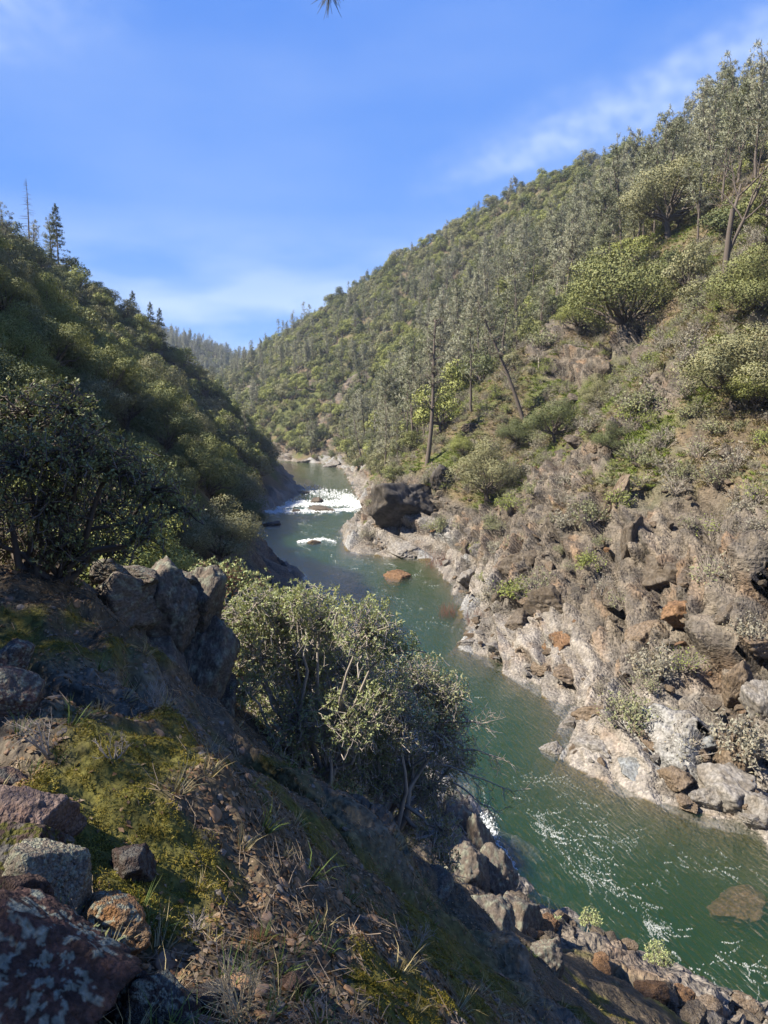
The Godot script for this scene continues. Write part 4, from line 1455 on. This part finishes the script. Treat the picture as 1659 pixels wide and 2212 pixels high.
func near_plants() -> void:
	leaf_mat("toyon_leaf", col(0.3, 0.33, 0.17), 0.8, 0.5).metallic_specular = 0.35
	leaf_mat("scrub_oak_leaf", col(0.28, 0.29, 0.17), 0.8, 0.5).metallic_specular = 0.35
	leaf_mat("manzanita_leaf", col(0.28, 0.31, 0.14), 0.3, 0.5)
	leaf_mat("glossy_leaf", col(0.24, 0.26, 0.12), 0.6, 0.5).metallic_specular = 0.35
	var rm := mat("red_bark", col(0.16, 0.075, 0.055), 0.6)
	rm.metallic_specular = 0.4
	clump_plant("leafy_bush", "large sunlit leafy green bush on the near slope in front of the river", at(700, 1850, 8.6), [[600, 1340, 70], [690, 1340, 80], [785, 1365, 80], [845, 1400, 55], [560, 1420, 70], [650, 1430, 90], [760, 1450, 90], [560, 1530, 60], [640, 1550, 90], [740, 1560, 90], [600, 1650, 75], [700, 1655, 90], [790, 1660, 70], [650, 1740, 60], [740, 1760, 60], [690, 1800, 45], [830, 1500, 60], [530, 1490, 50], [535, 1600, 55], [560, 1710, 50], [610, 1790, 45], [520, 1390, 45], [790, 1580, 70], [820, 1610, 50], [510, 1330, 45], [560, 1300, 50], [640, 1300, 45]], 8.3, 0.7, 4.0, 12, Vector2(0.042, 0.017), M.toyon_leaf, M.twig, 801)
	clump_plant("scraggly_bush", "scraggly oak bush with grey twigs and a dark trunk at the brink of the slope", at(790, 1830, 9.0), [[900, 1470, 70], [960, 1500, 60], [870, 1560, 70], [950, 1580, 70], [990, 1640, 45], [880, 1650, 60], [930, 1700, 60], [880, 1780, 55], [950, 1790, 50], [960, 1860, 35], [830, 1700, 50]], 8.9, 0.6, 5.0, 8, Vector2(0.042, 0.018), M.scrub_oak_leaf, M.twig, 802, 0.06, 0.2, [[930, 1600, 1090, 1640], [940, 1650, 1110, 1710], [960, 1560, 1060, 1560], [950, 1800, 985, 1920], [930, 1800, 950, 1930], [980, 1690, 1080, 1760]])
	clump_plant("manzanita", "pale green manzanita with twisted red-brown stems above the leafy bush", at(520, 1480, 13.0), [[445, 1245, 42], [500, 1250, 45], [560, 1270, 42], [615, 1305, 38], [470, 1310, 44], [540, 1330, 45], [420, 1290, 30]], 12.6, 0.6, 3.2, 8, Vector2(0.055, 0.032), M.manzanita_leaf, M.red_bark, 803, 0.05)
	clump_plant("oak_tree", "half-shaded oak with small glossy leaves rising beside the rock outcrop", at(40, 1420, 6.2), [[60, 900, 80], [150, 885, 65], [50, 1000, 90], [165, 980, 85], [255, 1010, 75], [335, 1060, 60], [100, 1085, 90], [220, 1095, 85], [310, 1140, 60], [30, 1170, 90], [140, 1180, 75], [240, 1185, 50], [395, 1100, 40], [-60, 950, 90], [-60, 1100, 90]], 6.0, 0.6, 5.6, 11, Vector2(0.032, 0.017), M.glossy_leaf, M.bark, 804, 0.055)
	# small plants on the near bank
	var i := 0
	for q in [[1275, 2005, 20, "pale little manzanita at the water's edge on the near bank"], [1205, 2010, 14, "tiny grey-green shrub on the lit bank rocks"], [1420, 2095, 27, "grey-green shrub on the broken bank rocks"], [1550, 2105, 22, "bare whitish shrub at the water's edge on the near bank"]]:
		var p := on_left(q[0], q[1], 8.0)
		clump_plant("bank_shrub", q[3], p, [[q[0], q[1] - q[2] * 1.3, q[2]], [q[0] + q[2] * 0.6, q[1] - q[2] * 0.7, q[2] * 0.7], [q[0] - q[2] * 0.6, q[1] - q[2] * 0.6, q[2] * 0.7]], -p.z, 0.3, 4.0, 4 if i != 3 else 1, Vector2(0.07, 0.04), M.manzanita_leaf, M.twig, 810 + i, 0.02)
		i += 1
	# trees up the slope beside the viewer, whose shade falls on the near ground
	var r := RandomNumberGenerator.new()
	r.seed = 5
	for q in [[-7.6, -2.2, 0.85], [-7.0, -6.5, 0.8], [-11.5, 12.0, 0.9], [-13.0, -4.5, 1.0], [-8.0, 3.0, 0.72], [-10.8, -2.6, 0.6], [-5.2, 3.4, 0.36]]:
		var p := Vector3(q[0], ground_left(q[0], q[1]), -q[1])
		var o := thing("live_oak", "live oak up the slope beside the viewpoint, shading the near ground", "tree", p, "live oaks shading the viewpoint")
		o.basis = Basis(Vector3.UP, r.randf() * TAU).scaled(Vector3.ONE * q[2])
		var v: Array = KIND.fine_oak[r.randi() % 4]
		part("trunk", v[0], null, o)
		part("crown", v[1], M.oak_1, o)
	# needles of a pine hanging in from above
	var tip := at(712, -14, 2.6)
	var nb := MB.new()
	var tw := MB.new()
	var hang := thing("pine_twig", "tip of a pine twig hanging into the top of the picture", "twig", tip)
	limb(tw, r, Vector3(0.05, 0.5, 0.05), Vector3.ZERO, 0.006, 0.003, 0.03, 5)
	for k in 46:
		var dv := (Vector3(-0.15, -0.75, 0) + rdir(r) * 0.55).normalized()
		var s := Vector3(0.005, 0.05, 0.005) * r.randf_range(0, 1)
		limb(nb, r, s, s + dv * r.randf_range(0.05, 0.085), 0.0012, 0.0006, 0.03, 3, 4)
	part("stem", tw.mesh(), M.bark, hang)
	part("needles", nb.mesh(), M.needle, hang)

# ================================================================= ground close by
func foreground() -> void:
	var r := RandomNumberGenerator.new()
	r.seed = 66
	var PK := Color(0.2, 0.13, 0.105)
	var OR := Color(0.36, 0.19, 0.085)
	var DR := Color(0.085, 0.055, 0.045)
	var GY := Color(0.16, 0.15, 0.135)
	var LI := Color(0.36, 0.36, 0.27)
	var MO := Color(0.11, 0.105, 0.025)
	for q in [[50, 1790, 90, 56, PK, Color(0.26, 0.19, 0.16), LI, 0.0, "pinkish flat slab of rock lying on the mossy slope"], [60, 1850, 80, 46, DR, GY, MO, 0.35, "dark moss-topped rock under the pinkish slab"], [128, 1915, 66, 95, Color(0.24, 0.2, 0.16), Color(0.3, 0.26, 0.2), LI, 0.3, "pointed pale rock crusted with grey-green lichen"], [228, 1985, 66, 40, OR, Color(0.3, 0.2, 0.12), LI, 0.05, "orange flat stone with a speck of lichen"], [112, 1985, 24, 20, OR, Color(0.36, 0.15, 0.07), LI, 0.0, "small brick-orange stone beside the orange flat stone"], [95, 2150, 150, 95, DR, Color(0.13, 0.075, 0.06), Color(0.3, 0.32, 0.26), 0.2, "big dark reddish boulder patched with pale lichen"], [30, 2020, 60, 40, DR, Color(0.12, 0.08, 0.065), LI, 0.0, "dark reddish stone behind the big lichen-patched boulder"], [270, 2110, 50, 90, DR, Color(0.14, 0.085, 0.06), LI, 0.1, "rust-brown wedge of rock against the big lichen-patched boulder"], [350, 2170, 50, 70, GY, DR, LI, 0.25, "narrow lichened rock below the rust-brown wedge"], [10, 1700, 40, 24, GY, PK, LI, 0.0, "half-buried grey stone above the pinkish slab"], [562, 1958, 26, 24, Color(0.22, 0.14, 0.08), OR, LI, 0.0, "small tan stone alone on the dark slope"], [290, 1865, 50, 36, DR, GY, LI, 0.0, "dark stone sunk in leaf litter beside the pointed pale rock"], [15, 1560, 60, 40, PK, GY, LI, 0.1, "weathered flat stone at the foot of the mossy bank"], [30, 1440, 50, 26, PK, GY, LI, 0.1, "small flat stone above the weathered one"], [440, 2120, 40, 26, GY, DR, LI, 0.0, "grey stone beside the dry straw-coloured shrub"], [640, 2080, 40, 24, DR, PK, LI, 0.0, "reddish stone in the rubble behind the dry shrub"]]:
		var p := on_left(q[0], q[1] + q[3] * 0.5)
		p = left_surface(p.x, -p.z)
		var k: float = p.distance_to(Vector3(0, EYE, 0)) / F
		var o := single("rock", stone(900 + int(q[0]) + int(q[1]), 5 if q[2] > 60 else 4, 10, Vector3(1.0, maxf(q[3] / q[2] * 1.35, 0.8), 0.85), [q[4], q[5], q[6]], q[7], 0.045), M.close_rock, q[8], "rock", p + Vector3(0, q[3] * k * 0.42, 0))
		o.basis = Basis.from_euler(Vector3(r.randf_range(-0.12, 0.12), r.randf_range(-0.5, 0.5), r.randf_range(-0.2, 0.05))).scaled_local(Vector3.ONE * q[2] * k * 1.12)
	# dry shrub in the sun
	var p0 := on_left(515, 2190)
	p0 = left_surface(p0.x, -p0.z)
	var mb := MB.new()
	var dk: float = p0.distance_to(Vector3(0, EYE, 0)) / F
	for i in 16:
		var dv := (Vector3(r.randf_range(-0.8, 0.8), 1.0, r.randf_range(-0.6, 0.6))).normalized()
		var tips := []
		branch(mb, r, Vector3(r.randf_range(-0.03, 0.03), -0.02, r.randf_range(-0.03, 0.03)), dv, 75 * dk, 0.0028, 2, 0.12, tips)
	single("dry_shrub", mb.mesh(), M.straw, "straw-coloured dry leafless shrub catching the sun on the dark slope", "shrub", p0)
	# bare twigs and dead branches
	for q in [[110, 1680, 110, "pale bare sapling in the shade below the outcrop"], [345, 1500, 60, "bleached dead branch at the foot of the outcrop"], [205, 2170, 60, "small green sprout on the lichen-patched boulder"], [900, 2020, 60, "dry twiggy tuft on the edge of the slope"], [420, 1960, 50, "thin dry stalks in the leaf litter"], [60, 1530, 80, "thin bare twigs on the mossy bank"], [690, 2180, 60, "dry stalks on the mossy edge of the slope"], [250, 1720, 60, "thin pale stalks on the mossy slope"]]:
		var p := on_left(q[0], q[1])
		p = left_surface(p.x, -p.z)
		var k: float = p.distance_to(Vector3(0, EYE, 0)) / F
		var tb := MB.new()
		var tips := []
		for i in 4:
			branch(tb, r, Vector3(0, -0.02, 0), Vector3(r.randf_range(-0.7, 0.7), 0.8, r.randf_range(-0.5, 0.5)).normalized(), q[2] * k * 0.7, 0.004, 2, 0.2, tips)
		if "sprout" in q[3]:
			var o := thing("green_sprout", q[3], "plant", p + Vector3(0, 0.1, 0))
			part("stems", tb.mesh(), M.twig, o)
			var lb := MB.new()
			for t in tips:
				for n in 3:
					var nn := (rdir(r) + Vector3.UP).normalized()
					lb.leaf(t[0], nn.cross(rdir(r)).normalized(), nn, 0.035, 0.014, nn, tone(r, 0.8, 1.2))
			part("leaves", lb.mesh(), M.glossy_leaf, o)
		else:
			single("bare_twigs", tb.mesh(), M.twig, q[3], "twigs", p)
	# tufts of grass
	var tuft := MB.new()
	for i in 26:
		var a := r.randf() * TAU
		var dv := Vector3(cos(a) * r.randf_range(0.1, 0.75), 1.0, sin(a) * r.randf_range(0.1, 0.75)).normalized()
		blade(tuft, Vector3(cos(a), 0, sin(a)) * 0.02, dv, r.randf_range(0.05, 0.15), 0.0035, r)
	var grass_mesh := tuft.mesh(null, M.leaf)
	var moss := MB.new()
	for i in 70:
		var dv := (rdir(r) + Vector3(0, 1.0, 0)).normalized()
		blade(moss, Vector3(r.randf_range(-0.05, 0.05), -0.01, r.randf_range(-0.05, 0.05)), dv, r.randf_range(0.006, 0.015), 0.003, r)
	var moss_mesh := moss.mesh(null, M.leaf)
	var lf := MB.new()
	lf.leaf(Vector3(-0.02, 0, 0), Vector3.RIGHT, Vector3.UP, 0.042, 0.022, Vector3.UP, Color.WHITE)
	var litter_mesh := lf.mesh(null, M.leaf)
	var st := MB.new()
	limb(st, r, Vector3(-0.1, 0.003, 0), Vector3(0.11, 0.01, 0.02), 0.0022, 0.001, 0.05, 3, 5)
	limb(st, r, Vector3(0.02, 0.01, 0), Vector3(0.1, 0.03, 0.06), 0.002, 0.001, 0.05, 3, 3)
	var stick_mesh := st.mesh(null, M.leaf)
	var pebble_mesh := stone(990, 2, 16, Vector3(1, 0.42, 0.75), [Color.WHITE, Color(0.7, 0.65, 0.6), Color.WHITE], 0.0, 0.05)
	pebble_mesh.surface_set_material(0, M.pebble)
	var sets := {"grass": [[], PackedColorArray()], "moss": [[], PackedColorArray()], "litter": [[], PackedColorArray()], "stick": [[], PackedColorArray()], "pebble": [[], PackedColorArray()]}
	for i in 90000:
		var az := deg_to_rad(r.randf_range(-38.0, 40.0))
		var dist := 1.3 + 12.5 * pow(r.randf(), 1.5)
		var x := sin(az) * dist
		var d := cos(az) * dist
		var p := left_surface(x, d)
		var c := ls_color
		if gl_w < 8.0:
			continue
		var nn := (left_surface(x + 0.03, d) - p).cross(left_surface(x, d + 0.03) - p).normalized()
		if nn.y < 0.0:
			nn = -nn
		var mossy := c.b < c.r * 0.38
		var u := r.randf()
		var kind := "litter"
		if mossy:
			kind = "moss" if u < 0.9 else ("grass" if u < 0.903 else ("litter" if u < 0.992 else "stick"))
		else:
			kind = "litter" if u < 0.86 else ("grass" if u < 0.867 else ("stick" if u < 0.93 else "pebble"))
		var upv := nn if kind != "grass" else (nn * 0.4 + Vector3.UP * 0.6 + Vector3(0.35, 0, 0)).normalized()
		var e := upv.cross(rdir(r)).normalized()
		if kind == "litter":
			upv = (upv + rdir(r) * 0.55).normalized()
			e = upv.cross(rdir(r)).normalized()
		var g := e.cross(upv)
		var s := r.randf_range(0.5, 1.15)
		if kind == "litter":
			s *= 0.75
		if kind == "pebble":
			s = 0.008 + 0.04 * pow(r.randf(), 4.0)
		elif kind == "moss":
			s *= 1.1
		var cc := Color(0.2, 0.15, 0.1)
		if kind == "moss":
			cc = Color(0.13, 0.12, 0.016).lerp(Color(0.21, 0.16, 0.03), r.randf())
		elif kind == "grass":
			cc = Color(0.3, 0.25, 0.13) if r.randf() < 0.55 else Color(0.11, 0.15, 0.04)
		elif kind == "litter":
			cc = [Color(0.19, 0.12, 0.065), Color(0.24, 0.18, 0.12), Color(0.15, 0.085, 0.045), Color(0.2, 0.13, 0.07), Color(0.13, 0.08, 0.045)][r.randi() % 5]
		elif kind == "stick":
			cc = Color(0.26, 0.2, 0.14)
		else:
			cc = [Color(0.2, 0.14, 0.1), Color(0.16, 0.14, 0.12), Color(0.26, 0.16, 0.09)][r.randi() % 3]
		sets[kind][0].append(Transform3D(Basis(e, upv, g) * Basis.from_scale(Vector3.ONE * s), p + nn * (0.004 if kind == "litter" else 0.0)))
		sets[kind][1].append(cc)
	var words := {"grass": ["grass", "thin dry and green grass on the shaded near slope", grass_mesh], "moss": ["moss", "cushions of yellow-green moss on the shaded near slope", moss_mesh], "litter": ["leaf_litter", "fallen brown and grey leaves on the shaded near slope", litter_mesh], "stick": ["fallen_sticks", "small grey sticks strewn over the shaded near slope", stick_mesh], "pebble": ["gravel", "small broken stones on the shaded near slope", pebble_mesh]}
	for k in sets:
		var h := stuff(words[k][0], words[k][1], words[k][0].replace("_", " "))
		many("pieces", words[k][2], sets[k][0], sets[k][1], h)
		print(k, " ", sets[k][0].size())
	# grass and low herbs on the sunlit slope
	var herb := MB.new()
	for i in 34:
		var a := r.randf() * TAU
		var dv := Vector3(cos(a) * r.randf_range(0.2, 1.0), 1.0, sin(a) * r.randf_range(0.2, 1.0)).normalized()
		blade(herb, Vector3(cos(a), 0, sin(a)) * r.randf_range(0, 0.3), dv, r.randf_range(0.2, 0.5), 0.05, r)
	var herb_mesh := herb.mesh(null, M.leaf)
	var hw := []
	var hc := PackedColorArray()
	for i in 60000:
		var t := r.randf_range(2.6, 15.5)
		var w := r.randf_range(3.0, 75.0)
		var p := right_at(t, w)
		if rock_amount(p.y, -p.z, p.x, p.z) > 0.4:
			continue
		var px := pixel_of(p)
		if px.x > 1760 or px.x < 500:
			continue
		p.y += n_fine.get_noise_2d(p.x * 1.5, p.z * 1.5) * 0.35
		var s := r.randf_range(0.5, 1.3)
		hw.append(Transform3D(Basis(Vector3.UP, r.randf() * TAU).scaled(Vector3(s, s * r.randf_range(0.5, 1.1), s)), p))
		var g := n_mid.get_noise_2d(p.x * 0.9 + 50.0, p.z * 0.9) + r.randf_range(-0.25, 0.25)
		hc.append(Color(0.15, 0.19, 0.04) if g > 0.12 else ([Color(0.26, 0.22, 0.12), Color(0.2, 0.19, 0.1), Color(0.24, 0.2, 0.15)][r.randi() % 3]))
	many("pieces", herb_mesh, hw, hc, stuff("slope_grass", "green and straw-coloured grass and herbs on the sunlit slope", "grass"))

func blade(mb: MB, p: Vector3, dv: Vector3, ln: float, wd: float, r: RandomNumberGenerator) -> void:
	var side := dv.cross(rdir(r)).normalized() * wd * 0.5
	var nn := side.cross(dv).normalized()
	nn = (nn * signf(nn.y + 0.001) + Vector3(0, 0.6, 0)).normalized()
	var mid := p + dv * ln * 0.55
	var tip := mid + (dv + Vector3(dv.x, -0.35, dv.z)).normalized() * ln * 0.45
	var c := tone(r, 0.7, 1.3)
	var a := mb.vert(p - side, nn, c)
	var b := mb.vert(p + side, nn, c)
	var d := mb.vert(mid + side * 0.8, nn, c)
	var e := mb.vert(mid - side * 0.8, nn, c)
	var f := mb.vert(tip, nn, c)
	mb.tri(a, b, d, nn)
	mb.tri(a, d, e, nn)
	mb.tri(e, d, f, nn)

# ================================================================= white water
func foam() -> void:
	var r := RandomNumberGenerator.new()
	r.seed = 31
	var mb := MB.new()
	# streaks as pixels: x0 y0 x1 y1 spread count size
	for q in [[565, 1106, 780, 1100, 3.5, 1500, 0.075], [620, 1088, 790, 1086, 7.0, 1500, 0.07], [740, 1075, 785, 1098, 8.0, 1100, 0.07], [600, 1098, 660, 1085, 4.0, 500, 0.07], [660, 1058, 770, 1074, 9.0, 500, 0.06], [645, 1170, 700, 1164, 3.0, 300, 0.06], [700, 1164, 725, 1170, 2.0, 80, 0.05], [1045, 1760, 1080, 1840, 10.0, 260, 0.03], [1085, 1840, 1110, 1885, 9.0, 260, 0.03]]:
		flecks(mb, r, Vector2(q[0], q[1]), Vector2(q[2], q[3]), q[4], q[5], q[6])
	# thin wandering threads: x0 y0 x1 y1 width-of-area threads per-thread size
	var thin := MB.new()
	for q in [[1100, 1735, 1300, 1840, 40.0, 30, 26, 0.013], [1150, 1765, 1185, 1795, 10.0, 14, 22, 0.016], [1180, 1800, 1290, 1890, 34.0, 24, 24, 0.013], [1290, 1890, 1430, 2000, 26.0, 18, 24, 0.012], [1380, 1980, 1420, 2010, 8.0, 14, 22, 0.017], [1430, 2030, 1650, 2120, 34.0, 16, 26, 0.012], [1090, 1670, 1260, 1730, 34.0, 16, 20, 0.011], [1240, 1740, 1560, 1900, 70.0, 24, 20, 0.010], [1395, 1652, 1330, 1662, 4.0, 8, 16, 0.012], [740, 1195, 920, 1245, 34.0, 16, 16, 0.028], [690, 1280, 930, 1320, 34.0, 12, 16, 0.024], [620, 1130, 720, 1180, 26.0, 12, 14, 0.04], [800, 1440, 1000, 1520, 60.0, 10, 16, 0.014], [1040, 1700, 1060, 1770, 10.0, 14, 20, 0.016]]:
		for t in q[5]:
			var c := Vector2(lerpf(q[0], q[2], r.randf()), 0)
			c.y = lerpf(q[1], q[3], (c.x - q[0]) / (q[2] - q[0])) + r.randfn(0, q[4] * 0.6)
			c.x += r.randfn(0, q[4] * 0.5)
			var dv := (Vector2(q[2], q[3]) - Vector2(q[0], q[1])).normalized().rotated(r.randf_range(-0.3, 0.3))
			var ln := r.randf_range(16.0, 90.0)
			var turn := r.randf_range(-0.05, 0.05)
			for k in q[6]:
				c += dv * ln / q[6]
				dv = dv.rotated(turn + r.randf_range(-0.1, 0.1))
				if r.randf() < 0.42:
					flecks(thin, r, c, c + dv * 3.0, 1.6, 2, q[7])
	var o2 := single("foam_threads", thin.mesh(), M.thin_foam, "thin threads of bubbles drawn out on the green current", "foam")
	o2.set_meta("kind", "stuff")
	var o := single("foam", mb.mesh(), M.foam, "white foam and broken water in the rapids and along the near bank", "foam")
	o.set_meta("kind", "stuff")

func flecks(mb: MB, r: RandomNumberGenerator, a: Vector2, b: Vector2, spread: float, n: int, size: float) -> void:
	var flow := on_water(b.x, b.y) - on_water(a.x, a.y)
	flow = flow.normalized() if a.y > 1300 else Vector3(1, 0, 0.15).normalized()
	for i in n:
		var f := r.randf()
		var p := on_water(lerpf(a.x, b.x, f) + r.randfn(0, spread * 0.7), lerpf(a.y, b.y, f) + r.randfn(0, spread * 0.55))
		var s := size * r.randf_range(0.35, 1.4)
		var fl := flow.rotated(Vector3.UP, r.randf_range(-0.6, 0.6))
		var side := fl.cross(Vector3.UP)
		var lift := s * r.randf_range(0.1, 0.5) + (0.1 if a.y < 1120 else 0.045)
		var c := mb.vert(p + Vector3(0, lift, 0), Vector3.UP, Color.WHITE)
		for e in 7:
			var w := TAU * e / 7
			var rr := s * r.randf_range(0.4, 1.25)
			var o := fl * cos(w) * rr * 2.2 + side * sin(w) * rr * 0.55
			mb.vert(p + o + Vector3(0, 0.0, 0), (Vector3.UP + o.normalized() * 0.5).normalized(), Color.WHITE)
		for e in 7:
			mb.tri(c, c + 1 + e, c + 1 + (e + 1) % 7, Vector3.UP)

var landmarks := []
func place_words(p: Vector3, side: String) -> String:
	var d := -p.z
	if landmarks.is_empty():
		for q in [[1330, 745, "the broad rounded oak"], [1450, 520, "the spreading dark-limbed oak"], [1562, 650, "the burnt forked snag"], [1130, 907, "the leaning burnt pine"], [918, 1003, "the tall thin grey pine"], [885, 1095, "the big dark slab"], [1388, 790, "the twin dark crags"], [1590, 1030, "the large grey leafless shrub"], [1270, 1235, "the yellow-green gully shrub"], [1320, 1090, "the tall buff pillar"], [1590, 870, "the wide grey-green oak"], [1200, 955, "the round oak below the leaning pine"], [1440, 1230, "the large lichen-brown boulder"], [1085, 1290, "the massive brown corner block"], [1285, 1608, "the long whitish boulder"], [1645, 1510, "the tall white rock"], [1070, 1395, "the tip of the rocky point"], [760, 1145, "the white river rock"], [1100, 1110, "the lime-green shrub"], [1625, 345, "the tall skyline pine"], [990, 830, "the pine with twin stems"], [773, 965, "the thin pine by the bend"], [1480, 1330, "the orange-stained boulder"]]:
			landmarks.append([on_right(q[0], q[1]), q[2]])
	if side == "right":
		var best := 15.0
		var words := ""
		for q in landmarks:
			var e: float = q[0].distance_to(p)
			if e < best:
				best = e
				words = ("beside " if e < 6.0 else ("uphill of " if p.y > q[0].y + 3.0 else ("downhill of " if p.y < q[0].y - 3.0 else "on a level with "))) + q[1]
		if words:
			return words
	if side == "left":
		if d < 60.0:
			return "on the near spur of the shaded slope"
		var c := cap(0.948 * d - 0.317 * p.x)
		if p.y > c * 0.72:
			return "along the ridge of the shaded slope"
		if p.y < 14.0:
			return "low on the shaded slope above the river rocks"
		return "halfway up the shaded slope"
	if p.y > 92.0:
		return "near the skyline of the sunlit slope"
	if d > 250.0:
		return "on the far sunlit slope beyond the river bend"
	if p.y < 14.0:
		return "close above the sunlit river bank"
	if p.y < 34.0:
		return "on the open grassy part of the sunlit slope"
	if p.y < 60.0:
		return "in the lower wood of the sunlit slope"
	return "in the upper wood of the sunlit slope"
